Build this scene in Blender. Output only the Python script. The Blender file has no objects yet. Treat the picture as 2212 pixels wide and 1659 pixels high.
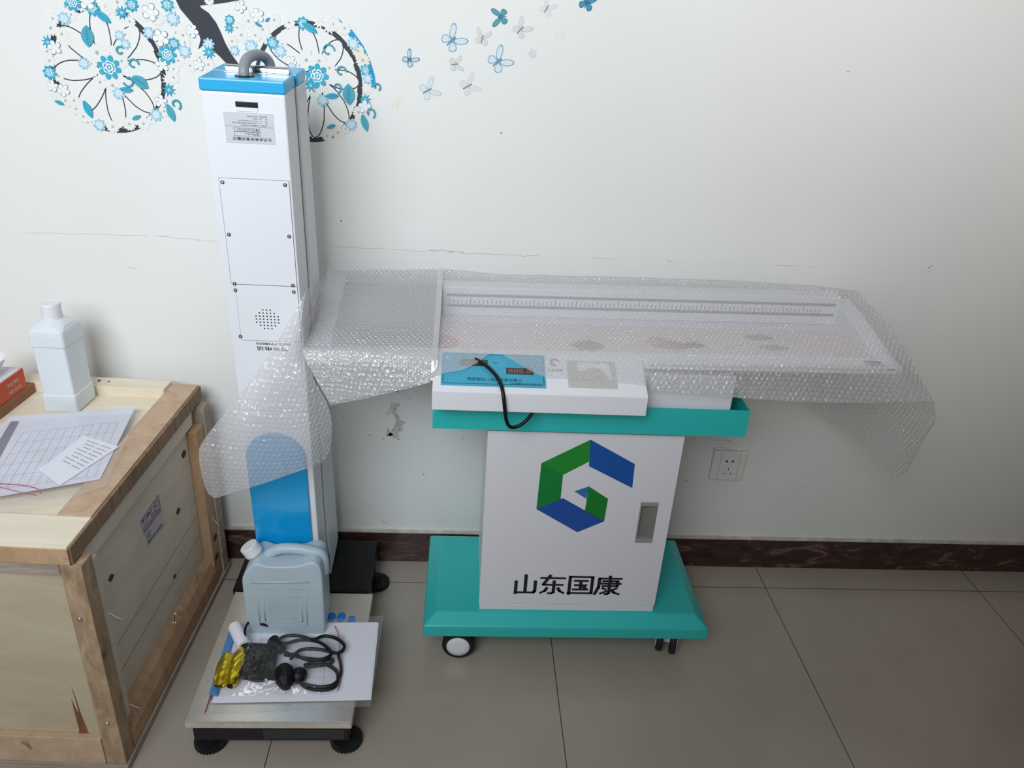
import bpy, bmesh, math, random
from mathutils import Vector, Matrix, noise
random.seed(7)
scene = bpy.context.scene
COL = scene.collection
PI = math.pi

# ------------------------------------------------------------------ camera
YAW, PITCH, ROLL = 0.0751292, 0.4581482, 0.0659883
cam_data = bpy.data.cameras.new('camera')
cam_data.sensor_width = 36.0
cam_data.lens = 36.0 * 1699.3 / 2212.0
cam_data.clip_start = 0.02
cam = bpy.data.objects.new('camera', cam_data)
COL.objects.link(cam)
fw = Vector((math.sin(YAW) * math.cos(PITCH), math.cos(YAW) * math.cos(PITCH), -math.sin(PITCH)))
r0 = Vector((math.cos(YAW), -math.sin(YAW), 0))
u0 = r0.cross(fw)
rt = math.cos(ROLL) * r0 + math.sin(ROLL) * u0
up = -math.sin(ROLL) * r0 + math.cos(ROLL) * u0
cm = Matrix((rt, up, -fw)).transposed().to_4x4()
cm.translation = Vector((-0.05728, -1.71737, 1.38982))
cam.matrix_world = cm
scene.camera = cam

# ------------------------------------------------------------------ world, light, exposure
scene.view_settings.view_transform = 'Standard'
scene.view_settings.look = 'None'
scene.view_settings.gamma = 1.0
scene.view_settings.exposure = 0.0
world = bpy.data.worlds.new('world')
world.use_nodes = True
world.node_tree.nodes['Background'].inputs[0].default_value = (1.0, 0.97, 0.93, 1)
world.node_tree.nodes['Background'].inputs[1].default_value = 0.26
scene.world = world


def area_light(name, loc, target, sx, sy, power, color, spread=180.0):
    d = bpy.data.lights.new(name, 'AREA')
    d.shape = 'RECTANGLE'
    d.size, d.size_y = sx, sy
    d.energy = power
    d.spread = math.radians(spread)
    d.color = color
    o = bpy.data.objects.new(name, d)
    o.location = loc
    o.rotation_euler = (Vector(target) - Vector(loc)).to_track_quat('-Z', 'Y').to_euler()
    COL.objects.link(o)
    return o


area_light('window_daylight', (-0.9, -2.3, 2.15), (-0.8, 0, 1.12), 1.5, 1.1, 15.3, (0.93, 0.98, 1.04), 85)
area_light('side_window_daylight', (0.2, -2.6, 2.3), (1.1, 0, 2.1), 1.5, 1.1, 10.5, (0.98, 0.99, 1.0), 65)  # added fill lamp, no real window; lifts the upper right of the wall


# ------------------------------------------------------------------ materials
def lin(c):
    c = c / 255.0
    return c / 12.92 if c <= 0.04045 else ((c + 0.055) / 1.055) ** 2.4


def rgb(c):
    return (lin(c[0]), lin(c[1]), lin(c[2]), 1.0)


def mat(name, c, rough=0.5, metal=0.0, var=0.0, scale=20.0, spec=0.5, bump=0.0, sub=0.0, stretch=None):
    m = bpy.data.materials.new(name)
    m.use_nodes = True
    nt = m.node_tree
    b = nt.nodes['Principled BSDF']
    b.inputs['Roughness'].default_value = rough
    b.inputs['Metallic'].default_value = metal
    b.inputs['Specular IOR Level'].default_value = spec
    b.inputs['Base Color'].default_value = rgb(c)
    if sub:
        b.inputs['Subsurface Weight'].default_value = sub
        b.inputs['Subsurface Radius'].default_value = (0.02, 0.02, 0.02)
        b.inputs['Subsurface Scale'].default_value = 0.5
    if var or bump:
        tc = nt.nodes.new('ShaderNodeTexCoord')
        mp = nt.nodes.new('ShaderNodeMapping')
        if stretch:
            mp.inputs['Scale'].default_value = stretch
        n = nt.nodes.new('ShaderNodeTexNoise')
        n.inputs['Scale'].default_value = scale
        n.inputs['Detail'].default_value = 6
        nt.links.new(tc.outputs['Object'], mp.inputs['Vector'])
        nt.links.new(mp.outputs['Vector'], n.inputs['Vector'])
        if var:
            r = nt.nodes.new('ShaderNodeValToRGB')
            r.color_ramp.elements[0].position = 0.3
            r.color_ramp.elements[1].position = 0.7
            r.color_ramp.elements[0].color = rgb([v * (1 - var) for v in c])
            r.color_ramp.elements[1].color = rgb([min(255, v * (1 + var * 0.5)) for v in c])
            nt.links.new(n.outputs['Fac'], r.inputs['Fac'])
            nt.links.new(r.outputs['Color'], b.inputs['Base Color'])
        if bump:
            bp = nt.nodes.new('ShaderNodeBump')
            bp.inputs['Strength'].default_value = bump
            bp.inputs['Distance'].default_value = 0.002
            nt.links.new(n.outputs['Fac'], bp.inputs['Height'])
            nt.links.new(bp.outputs['Normal'], b.inputs['Normal'])
    return m


def wood(name, c1, c2, axis=(1, 1, 1), scale=6.0, rough=0.65, dark=None):
    """stretched noise grain between two colours, with a few darker blotches"""
    m = bpy.data.materials.new(name)
    m.use_nodes = True
    nt = m.node_tree
    b = nt.nodes['Principled BSDF']
    b.inputs['Roughness'].default_value = rough
    b.inputs['Specular IOR Level'].default_value = 0.25
    tc = nt.nodes.new('ShaderNodeTexCoord')
    mp = nt.nodes.new('ShaderNodeMapping')
    mp.inputs['Scale'].default_value = axis
    n = nt.nodes.new('ShaderNodeTexNoise')
    n.inputs['Scale'].default_value = scale
    n.inputs['Detail'].default_value = 8
    n.inputs['Roughness'].default_value = 0.65
    n.inputs['Distortion'].default_value = 0.6
    r = nt.nodes.new('ShaderNodeValToRGB')
    r.color_ramp.elements[0].position = 0.32
    r.color_ramp.elements[0].color = rgb(c2)
    r.color_ramp.elements[1].position = 0.66
    r.color_ramp.elements[1].color = rgb(c1)
    nt.links.new(tc.outputs['Object'], mp.inputs['Vector'])
    nt.links.new(mp.outputs['Vector'], n.inputs['Vector'])
    nt.links.new(n.outputs['Fac'], r.inputs['Fac'])
    out = r.outputs['Color']
    if dark:
        n2 = nt.nodes.new('ShaderNodeTexNoise')
        n2.inputs['Scale'].default_value = dark[1]
        n2.inputs['Detail'].default_value = 5
        nt.links.new(tc.outputs['Object'], n2.inputs['Vector'])
        r2 = nt.nodes.new('ShaderNodeValToRGB')
        r2.color_ramp.elements[0].position = dark[2]
        r2.color_ramp.elements[0].color = (0, 0, 0, 1)
        r2.color_ramp.elements[1].position = dark[2] + 0.1
        r2.color_ramp.elements[1].color = (1, 1, 1, 1)
        nt.links.new(n2.outputs['Fac'], r2.inputs['Fac'])
        mx = nt.nodes.new('ShaderNodeMix')
        mx.data_type = 'RGBA'
        nt.links.new(r2.outputs['Color'], mx.inputs[0])
        nt.links.new(out, mx.inputs[6])
        mx.inputs[7].default_value = rgb(dark[0])
        out = mx.outputs[2]
    nt.links.new(out, b.inputs['Base Color'])
    bp = nt.nodes.new('ShaderNodeBump')
    bp.inputs['Strength'].default_value = 0.25
    bp.inputs['Distance'].default_value = 0.001
    nt.links.new(n.outputs['Fac'], bp.inputs['Height'])
    nt.links.new(bp.outputs['Normal'], b.inputs['Normal'])
    return m


def film(name, c, opacity, rough=0.08, crumple=0.0, scale=30.0):
    """thin clear plastic: see-through with a faint body and a gloss"""
    m = bpy.data.materials.new(name)
    m.use_nodes = True
    nt = m.node_tree
    nt.nodes.clear()
    out = nt.nodes.new('ShaderNodeOutputMaterial')
    tr = nt.nodes.new('ShaderNodeBsdfTransparent')
    df = nt.nodes.new('ShaderNodeBsdfDiffuse')
    df.inputs['Color'].default_value = rgb(c)
    gl = nt.nodes.new('ShaderNodeBsdfGlossy')
    gl.inputs['Roughness'].default_value = rough
    m1 = nt.nodes.new('ShaderNodeMixShader')
    m1.inputs[0].default_value = opacity
    m2 = nt.nodes.new('ShaderNodeMixShader')
    m2.inputs[0].default_value = 0.05
    nt.links.new(tr.outputs[0], m1.inputs[1])
    nt.links.new(df.outputs[0], m1.inputs[2])
    nt.links.new(m1.outputs[0], m2.inputs[1])
    nt.links.new(gl.outputs[0], m2.inputs[2])
    nt.links.new(m2.outputs[0], out.inputs[0])
    if crumple:
        tc = nt.nodes.new('ShaderNodeTexCoord')
        n = nt.nodes.new('ShaderNodeTexNoise')
        n.inputs['Scale'].default_value = scale
        n.inputs['Detail'].default_value = 2
        nt.links.new(tc.outputs['Object'], n.inputs['Vector'])
        bp = nt.nodes.new('ShaderNodeBump')
        bp.inputs['Strength'].default_value = crumple
        bp.inputs['Distance'].default_value = 0.01
        nt.links.new(n.outputs['Fac'], bp.inputs['Height'])
        nt.links.new(bp.outputs['Normal'], gl.inputs['Normal'])
    return m


M = {}
M['white'] = mat('white_enamel', (232, 235, 241), 0.32)
M['white2'] = mat('white_enamel_satin', (226, 227, 233), 0.35)
M['teal'] = mat('teal_enamel', (46, 190, 187), 0.28)
M['blue'] = mat('sky_blue_enamel', (8, 158, 222), 0.25)
M['capblue'] = mat('cap_blue_enamel', (48, 172, 226), 0.28)
M['black'] = mat('black_enamel', (9, 10, 12), 0.3, spec=0.3)
M['rubber'] = mat('black_rubber', (16, 17, 18), 0.6, bump=0.2, scale=200)
M['dark'] = mat('dark_recess', (22, 26, 32), 0.4)
M['steel'] = mat('brushed_steel', (222, 217, 208), 0.28, 0.75, var=0.06, scale=60, stretch=(1, 14, 1))
M['chrome'] = mat('chrome', (205, 203, 200), 0.12, 1.0)
M['screw'] = mat('screw_metal', (120, 124, 128), 0.3, 0.9)
M['hose'] = mat('grey_hose_plastic', (140, 146, 152), 0.45)
M['greyplastic'] = mat('grey_plastic', (150, 150, 145), 0.45)
M['greydark'] = mat('grey_recess', (122, 122, 118), 0.4)
M['label'] = mat('silver_label', (206, 209, 216), 0.4)
M['ink'] = mat('black_ink', (22, 24, 28), 0.5)
M['greyink'] = mat('grey_ink', (96, 100, 108), 0.5)
M['hdpe'] = mat('milky_plastic', (186, 204, 213), 0.38, sub=0.35, var=0.03, scale=8)
M['bottle'] = mat('pale_blue_plastic', (220, 228, 234), 0.33, sub=0.08)
M['capwhite'] = mat('white_cap_plastic', (228, 230, 234), 0.4)
M['paper'] = mat('white_paper', (236, 238, 248), 0.7, spec=0.2)
M['paper2'] = mat('folder_paper', (220, 222, 234), 0.6, spec=0.25, var=0.03, scale=12)
M['line'] = mat('form_line_print', (190, 193, 204), 0.6)
M['orange'] = mat('orange_carton', (206, 84, 48), 0.5)
M['cartonwhite'] = mat('carton_white', (214, 216, 224), 0.5)
M['tissue'] = mat('tissue_paper', (236, 236, 240), 0.9, spec=0.1)
M['gold'] = mat('gold_foil', (234, 208, 62), 0.26, 1.0)
M['cable'] = mat('black_cable', (14, 15, 18), 0.4, spec=0.35)
M['redzip'] = mat('red_zip_line', (176, 66, 92), 0.5)
M['bluefilm'] = mat('blue_packet_film', (74, 134, 196), 0.35)
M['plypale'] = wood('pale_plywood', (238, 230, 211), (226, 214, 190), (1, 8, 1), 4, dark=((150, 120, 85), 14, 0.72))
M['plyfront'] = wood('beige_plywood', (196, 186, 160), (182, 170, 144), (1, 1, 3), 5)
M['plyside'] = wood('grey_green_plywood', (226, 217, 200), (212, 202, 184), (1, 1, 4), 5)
M['batten'] = wood('brown_batten', (204, 178, 152), (182, 154, 128), (1, 1, 1), 30)
M['battendark'] = wood('dark_batten', (160, 134, 108), (120, 96, 74), (1, 6, 1), 10)
M['raw'] = wood('rough_sawn_batten', (190, 166, 136), (140, 116, 92), (3, 3, 1), 14, dark=((92, 66, 46), 22, 0.66))
M['orangewood'] = wood('orange_batten', (200, 168, 134), (172, 138, 106), (2, 2, 1), 9, dark=((128, 84, 50), 16, 0.64))
M['greywood'] = wood('grey_batten', (176, 164, 152), (150, 136, 124), (1, 1, 8), 10)
M['blockwood'] = wood('brown_block', (158, 118, 92), (136, 96, 72), (4, 1, 1), 10)
M['knot'] = mat('wood_knot', (74, 54, 36), 0.7)
M['tear'] = wood('torn_veneer', (146, 96, 70), (112, 70, 50), (8, 1, 1), 18)
M['skirt'] = None


# wall paint with faint cloudiness
M['wall'] = mat('white_wall_paint', (229, 231, 228), 0.55, var=0.012, scale=3.0, spec=0.3, bump=0.03)

# dark brown marble skirting
def marble():
    m = bpy.data.materials.new('brown_marble')
    m.use_nodes = True
    nt = m.node_tree
    b = nt.nodes['Principled BSDF']
    b.inputs['Roughness'].default_value = 0.25
    tc = nt.nodes.new('ShaderNodeTexCoord')
    mp = nt.nodes.new('ShaderNodeMapping')
    mp.inputs['Scale'].default_value = (1, 1, 3)
    n = nt.nodes.new('ShaderNodeTexNoise')
    n.inputs['Scale'].default_value = 9
    n.inputs['Detail'].default_value = 10
    n.inputs['Roughness'].default_value = 0.7
    n.inputs['Distortion'].default_value = 1.2
    r = nt.nodes.new('ShaderNodeValToRGB')
    e = r.color_ramp.elements
    e[0].position, e[0].color = 0.35, rgb((44, 30, 28))
    e[1].position, e[1].color = 0.75, rgb((150, 128, 122))
    x = e.new(0.55)
    x.color = rgb((72, 50, 46))
    nt.links.new(tc.outputs['Object'], mp.inputs['Vector'])
    nt.links.new(mp.outputs['Vector'], n.inputs['Vector'])
    nt.links.new(n.outputs['Fac'], r.inputs['Fac'])
    nt.links.new(r.outputs['Color'], b.inputs['Base Color'])
    return m


def floor_mat():
    m = bpy.data.materials.new('polished_beige_tile')
    m.use_nodes = True
    nt = m.node_tree
    b = nt.nodes['Principled BSDF']
    b.inputs['Roughness'].default_value = 0.22
    b.inputs['Specular IOR Level'].default_value = 0.45
    tc = nt.nodes.new('ShaderNodeTexCoord')
    sp = nt.nodes.new('ShaderNodeSeparateXYZ')
    nt.links.new(tc.outputs['Object'], sp.inputs[0])

    def joint(sock, off):
        a = nt.nodes.new('ShaderNodeMath'); a.operation = 'SUBTRACT'
        a.inputs[1].default_value = off
        nt.links.new(sock, a.inputs[0])
        p = nt.nodes.new('ShaderNodeMath'); p.operation = 'PINGPONG'
        p.inputs[1].default_value = 0.3
        nt.links.new(a.outputs[0], p.inputs[0])
        l = nt.nodes.new('ShaderNodeMath'); l.operation = 'LESS_THAN'
        l.inputs[1].default_value = 0.0011
        nt.links.new(p.outputs[0], l.inputs[0])
        return l.outputs[0]
    j1 = joint(sp.outputs[0], 0.1853 - 6.0)
    j2 = joint(sp.outputs[1], -0.0964 - 6.0)
    mxj = nt.nodes.new('ShaderNodeMath'); mxj.operation = 'MAXIMUM'
    nt.links.new(j1, mxj.inputs[0]); nt.links.new(j2, mxj.inputs[1])
    n = nt.nodes.new('ShaderNodeTexNoise')
    n.inputs['Scale'].default_value = 5
    n.inputs['Detail'].default_value = 8
    nt.links.new(tc.outputs['Object'], n.inputs['Vector'])
    r = nt.nodes.new('ShaderNodeValToRGB')
    r.color_ramp.elements[0].color = rgb((164, 155, 143))
    r.color_ramp.elements[1].color = rgb((184, 175, 162))
    nt.links.new(n.outputs['Fac'], r.inputs['Fac'])
    mx = nt.nodes.new('ShaderNodeMix'); mx.data_type = 'RGBA'
    nt.links.new(mxj.outputs[0], mx.inputs[0])
    nt.links.new(r.outputs['Color'], mx.inputs[6])
    mx.inputs[7].default_value = rgb((82, 72, 60))
    nt.links.new(mx.outputs[2], b.inputs['Base Color'])
    return m


def wrap_mat():
    """bubble wrap: hexagonally packed bubbles of 11 mm pitch, laid out in the sheet's own UV metres"""
    m = bpy.data.materials.new('bubble_wrap_plastic')
    m.use_nodes = True
    nt = m.node_tree
    nt.nodes.clear()
    N = nt.nodes.new
    L = nt.links.new
    uv = N('ShaderNodeUVMap')
    sc = N('ShaderNodeVectorMath'); sc.operation = 'SCALE'
    sc.inputs['Scale'].default_value = 1 / 0.0108
    L(uv.outputs[0], sc.inputs[0])

    def cell(offset):
        a = N('ShaderNodeVectorMath'); a.operation = 'ADD'
        a.inputs[1].default_value = (offset + 200, offset + 200, 0)
        d = N('ShaderNodeVectorMath'); d.operation = 'DIVIDE'
        d.inputs[1].default_value = (1, 1.7320508, 1)
        L(sc.outputs[0], d.inputs[0])
        L(d.outputs[0], a.inputs[0])
        f = N('ShaderNodeVectorMath'); f.operation = 'FRACTION'
        L(a.outputs[0], f.inputs[0])
        s = N('ShaderNodeVectorMath'); s.operation = 'SUBTRACT'
        s.inputs[1].default_value = (0.5, 0.5, 0)
        L(f.outputs[0], s.inputs[0])
        k = N('ShaderNodeVectorMath'); k.operation = 'MULTIPLY'
        k.inputs[1].default_value = (1, 1.7320508, 0)
        L(s.outputs[0], k.inputs[0])
        le = N('ShaderNodeVectorMath'); le.operation = 'LENGTH'
        L(k.outputs[0], le.inputs[0])
        return le.outputs['Value']
    mn = N('ShaderNodeMath'); mn.operation = 'MINIMUM'
    L(cell(0.0), mn.inputs[0]); L(cell(0.5), mn.inputs[1])
    hr = N('ShaderNodeValToRGB')               # bubble height from the distance to its centre
    e = hr.color_ramp.elements
    e[0].position, e[0].color = 0.0, (1, 1, 1, 1)
    e[1].position, e[1].color = 0.48, (0, 0, 0, 1)
    x = e.new(0.30); x.color = (0.86, 0.86, 0.86, 1)
    x = e.new(0.42); x.color = (0.30, 0.30, 0.30, 1)
    L(mn.outputs[0], hr.inputs[0])
    no = N('ShaderNodeTexNoise')
    no.inputs['Scale'].default_value = 0.75
    no.inputs['Detail'].default_value = 3
    L(sc.outputs[0], no.inputs['Vector'])
    ad = N('ShaderNodeMath'); ad.operation = 'MULTIPLY_ADD'
    ad.inputs[1].default_value = 1.5
    L(no.outputs['Fac'], ad.inputs[0]); L(hr.outputs[0], ad.inputs[2])
    bp = N('ShaderNodeBump')
    bp.inputs['Strength'].default_value = 1.0
    bp.inputs['Distance'].default_value = 0.004
    L(ad.outputs[0], bp.inputs['Height'])
    al = N('ShaderNodeValToRGB')               # opacity: thin film, milky rim
    e = al.color_ramp.elements
    e[0].position, e[0].color = 0.22, (0.37, 0.37, 0.37, 1)
    e[1].position, e[1].color = 0.52, (0.35, 0.35, 0.35, 1)
    x = e.new(0.40); x.color = (0.48, 0.48, 0.48, 1)
    L(mn.outputs[0], al.inputs[0])
    tr = N('ShaderNodeBsdfTransparent')
    tr.inputs['Color'].default_value = (0.97, 0.97, 0.97, 1)
    df = N('ShaderNodeBsdfDiffuse')
    df.inputs['Color'].default_value = rgb((246, 246, 248))
    bp2 = N('ShaderNodeBump')
    bp2.inputs['Strength'].default_value = 0.4
    bp2.inputs['Distance'].default_value = 0.003
    L(ad.outputs[0], bp2.inputs['Height'])
    L(bp2.outputs[0], df.inputs['Normal'])
    tl = N('ShaderNodeBsdfTranslucent')
    tl.inputs['Color'].default_value = rgb((240, 240, 242))
    body = N('ShaderNodeMixShader'); body.inputs[0].default_value = 0.30
    L(df.outputs[0], body.inputs[1]); L(tl.outputs[0], body.inputs[2])
    gl = N('ShaderNodeBsdfGlossy')
    gl.inputs['Roughness'].default_value = 0.13
    L(bp.outputs[0], gl.inputs['Normal'])
    m1 = N('ShaderNodeMixShader')
    L(al.outputs[0], m1.inputs[0]); L(tr.outputs[0], m1.inputs[1]); L(body.outputs[0], m1.inputs[2])
    m2 = N('ShaderNodeMixShader')
    m2.inputs[0].default_value = 0.12
    L(m1.outputs[0], m2.inputs[1]); L(gl.outputs[0], m2.inputs[2])
    out = N('ShaderNodeOutputMaterial')
    L(m2.outputs[0], out.inputs[0])
    return m


# ------------------------------------------------------------------ mesh helpers
class MB:
    def __init__(s, xf=None):
        s.v, s.f, s.uv = [], [], None
        s.xf = xf

    def add(s, vs, fs):
        n = len(s.v)
        s.v += [tuple(p) for p in vs]
        s.f += [[i + n for i in f] for f in fs]
        return s

    def box(s, x0, x1, y0, y1, z0, z1):
        vs = [(x, y, z) for z in (z0, z1) for y in (y0, y1) for x in (x0, x1)]
        return s.add(vs, [(0, 2, 3, 1), (4, 5, 7, 6), (0, 1, 5, 4), (2, 6, 7, 3), (0, 4, 6, 2), (1, 3, 7, 5)])

    def prism(s, pts, d0, d1, ax='y'):
        """closed polygon extruded from d0 to d1 along an axis"""
        def p3(a, b, d):
            return {'y': (a, d, b), 'x': (d, a, b), 'z': (a, b, d)}[ax]
        n = len(pts)
        vs = [p3(a, b, d0) for a, b in pts] + [p3(a, b, d1) for a, b in pts]
        fs = [list(range(n)), list(range(2 * n - 1, n - 1, -1))]
        fs += [(i, i + n, (i + 1) % n + n, (i + 1) % n) for i in range(n)]
        return s.add(vs, fs)

    def tube(s, path, r, n=10, closed=False, cap=True):
        P = [Vector(p) for p in path]
        m = len(P)
        rings = []
        prev = None
        for i, p in enumerate(P):
            if closed:
                t = P[(i + 1) % m] - P[i - 1]
            else:
                t = P[min(i + 1, m - 1)] - P[max(i - 1, 0)]
            t.normalize()
            if prev is None:
                a = Vector((0, 0, 1)) if abs(t.z) < 0.9 else Vector((1, 0, 0))
                nrm = t.cross(a).normalized()
            else:
                nrm = (prev - t * prev.dot(t)).normalized()
            prev = nrm
            b = t.cross(nrm)
            rr = r[i] if isinstance(r, (list, tuple)) else r
            rings.append([p + (nrm * math.cos(2 * PI * k / n) + b * math.sin(2 * PI * k / n)) * rr for k in range(n)])
        vs = [tuple(q) for ring in rings for q in ring]
        fs = []
        for i in range(m if closed else m - 1):
            j = (i + 1) % m
            for k in range(n):
                fs.append((i * n + k, i * n + (k + 1) % n, j * n + (k + 1) % n, j * n + k))
        if cap and not closed:
            fs.append(list(range(n - 1, -1, -1)))
            fs.append([(m - 1) * n + k for k in range(n)])
        return s.add(vs, fs)

    def cyl(s, p0, p1, r0, r1=None, n=20):
        return s.tube([p0, p1], [r0, r0 if r1 is None else r1], n)

    def lathe(s, prof, c, n=24, axis='z'):
        """profile of (radius, height) about an axis through c"""
        vs = []
        for r, h in prof:
            for k in range(n):
                a = 2 * PI * k / n
                u, v = r * math.cos(a), r * math.sin(a)
                vs.append({'z': (c[0] + u, c[1] + v, c[2] + h), 'y': (c[0] + u, c[1] + h, c[2] + v), 'x': (c[0] + h, c[1] + u, c[2] + v)}[axis])
        fs = []
        m = len(prof)
        for i in range(m - 1):
            for k in range(n):
                fs.append((i * n + k, i * n + (k + 1) % n, (i + 1) * n + (k + 1) % n, (i + 1) * n + k))
        fs.append(list(range(n - 1, -1, -1)))
        fs.append([(m - 1) * n + k for k in range(n)])
        return s.add(vs, fs)

    def grid(s, rows):
        n, m = len(rows), len(rows[0])
        vs = [p for r in rows for p in r]
        fs = [(i * m + j, i * m + j + 1, (i + 1) * m + j + 1, (i + 1) * m + j) for i in range(n - 1) for j in range(m - 1)]
        return s.add(vs, fs)


THINGS = []


def build(name, mb, m, parent=None, bevel=0.0, smooth=False, label=None, seg=2, solid=0.0, sub=0):
    org = Vector((0, 0, 0))
    p = parent
    while p is not None:
        org = org + p.location
        p = p.parent
    me = bpy.data.meshes.new(name)
    vs = [Vector(mb.xf(q)) if mb.xf else Vector(q) for q in mb.v]
    if parent is None:
        xs = [v.x for v in vs]; ys = [v.y for v in vs]; zs = [v.z for v in vs]
        org = Vector(((min(xs) + max(xs)) / 2, (min(ys) + max(ys)) / 2, min(zs)))
    me.from_pydata([v - org for v in vs], [], mb.f)
    if mb.uv:
        lay = me.uv_layers.new(name='UVMap')
        for lp in me.loops:
            lay.data[lp.index].uv = mb.uv[lp.vertex_index]
    bm = bmesh.new()
    bm.from_mesh(me)
    bmesh.ops.recalc_face_normals(bm, faces=bm.faces)
    bm.to_mesh(me)
    bm.free()
    me.materials.append(m)
    o = bpy.data.objects.new(name, me)
    COL.objects.link(o)
    if parent is None:
        o.location = org
    else:
        o.parent = parent
    if smooth:
        for pl in me.polygons:
            pl.use_smooth = True
    if solid:
        md = o.modifiers.new('solid', 'SOLIDIFY')
        md.thickness = solid
        md.offset = 0
    if bevel:
        md = o.modifiers.new('bevel', 'BEVEL')
        md.width = bevel
        md.segments = seg
        md.limit_method = 'ANGLE'
        md.angle_limit = math.radians(35)
        md.harden_normals = False
    if sub:
        md = o.modifiers.new('sub', 'SUBSURF')
        md.levels = md.render_levels = sub
    if label:
        o['label'] = label
    return o


def tag(o, label, cat, group=None):
    o['label'] = label
    o['category'] = cat
    if group:
        o['group'] = group
    return o


def thing(name, loc, label, cat, group=None):
    o = bpy.data.objects.new(name, None)
    o.empty_display_size = 0.05
    o.location = loc
    COL.objects.link(o)
    return tag(o, label, cat, group)


def struct(o):
    o['kind'] = 'structure'
    return o


def catmull(pts, n=8, closed=False):
    P = [Vector(p) for p in pts]
    out = []
    m = len(P)
    for i in range(m if closed else m - 1):
        if closed:
            a, b, c, d = P[i - 1], P[i], P[(i + 1) % m], P[(i + 2) % m]
        else:
            a, b, c, d = P[max(i - 1, 0)], P[i], P[i + 1], P[min(i + 2, m - 1)]
        for k in range(n):
            t = k / n
            out.append(0.5 * ((2 * b) + (c - a) * t + (2 * a - 5 * b + 4 * c - d) * t * t + (3 * b - a - 3 * c + d) * t ** 3))
    if not closed:
        out.append(P[-1])
    return out


_tcache = {}


def text_mb(body, width, height, place, bold=0.0, xf=None, spacing=1.0):
    """flat lettering: place(u, v) maps letter space (0..width, 0..height) into the world"""
    cu = bpy.data.curves.new('lettering', 'FONT')
    cu.body = body
    cu.offset = bold
    cu.space_character = spacing
    cu.resolution_u = 3
    o = bpy.data.objects.new('lettering', cu)
    COL.objects.link(o)
    bpy.context.view_layer.update()
    me = bpy.data.meshes.new_from_object(o.evaluated_get(bpy.context.evaluated_depsgraph_get()))
    xs = [v.co.x for v in me.vertices]
    ys = [v.co.y for v in me.vertices]
    x0, x1, y0, y1 = min(xs), max(xs), min(ys), max(ys)
    mb = MB(xf)
    mb.add([place((v.co.x - x0) / (x1 - x0) * width, (v.co.y - y0) / (y1 - y0) * height) for v in me.vertices],
           [list(p.vertices) for p in me.polygons])
    bpy.data.objects.remove(o)
    bpy.data.curves.remove(cu)
    bpy.data.meshes.remove(me)
    return mb


# ================================================================== the setting
M['skirt'] = marble()
fl = struct(build('floor', MB().box(-3.2, 3.2, -4.2, 0.0, -0.05, 0.0), floor_mat()))
fl.data.transform(Matrix.Translation(fl.location)); fl.location = (0, 0, 0)
wb = struct(build('wall_back', MB().box(-3.2, 3.2, 0.0, 0.12, -0.05, 2.8), M['wall']))
wr_ = struct(build('wall_right', MB().box(1.66, 1.76, -2.6, 0.0, -0.05, 2.8), wood('brown_wall_panelling', (112, 76, 48), (84, 54, 32), (6, 6, .6), 3)))
bb = struct(build('baseboard_back', MB().box(-3.2, 3.2, -0.012, 0.0, 0.0, 0.0945), M['skirt'], bevel=0.002))
caulk = struct(build('trim_1', MB().box(-3.2, 3.2, -0.0125, 0.0, 0.0945, 0.098), mat('caulk', (200, 196, 190), 0.7, var=0.15, scale=25)))


# scuffs, dents and a patch on the wall: marks of their own
M['scuff'] = mat('scuff_grey', (196, 198, 195), 0.7, var=0.1, scale=60)  # grey of the wall scuffs and of the socket's painted outline shadow
M['patch'] = mat('patched_plaster', (204, 206, 199), 0.8, var=0.12, scale=40)
M['scuffdark'] = mat('scuff_dark', (132, 132, 126), 0.7)


def wall_strip(pts, wid, mtl, name='scuff_mark', depth=0.0008):
    mb = MB()
    n = len(pts)
    tops, bots = [], []
    for i, (x, z) in enumerate(pts):
        a = Vector(pts[min(i + 1, n - 1)]) - Vector(pts[max(i - 1, 0)])
        a.normalize()
        w = wid * .7 * (0.15 + 0.85 * random.random() ** 2) * (0.3 if i in (0, n - 1) else 1)
        tops.append((x - a.y * w, z + a.x * w))
        bots.append((x + a.y * w, z - a.x * w))
    mb.prism(tops + bots[::-1], -depth, 0.0, 'y')
    return build(name, mb, mtl, wb)


def densify(pts, k=7, jit=0.0012):
    out = []
    for i in range(len(pts) - 1):
        for j in range(k):
            t = j / k
            out.append((pts[i][0] * (1 - t) + pts[i + 1][0] * t + random.uniform(-jit, jit), pts[i][1] * (1 - t) + pts[i + 1][1] * t + random.uniform(-jit, jit)))
    out.append(pts[-1])
    return out


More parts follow.
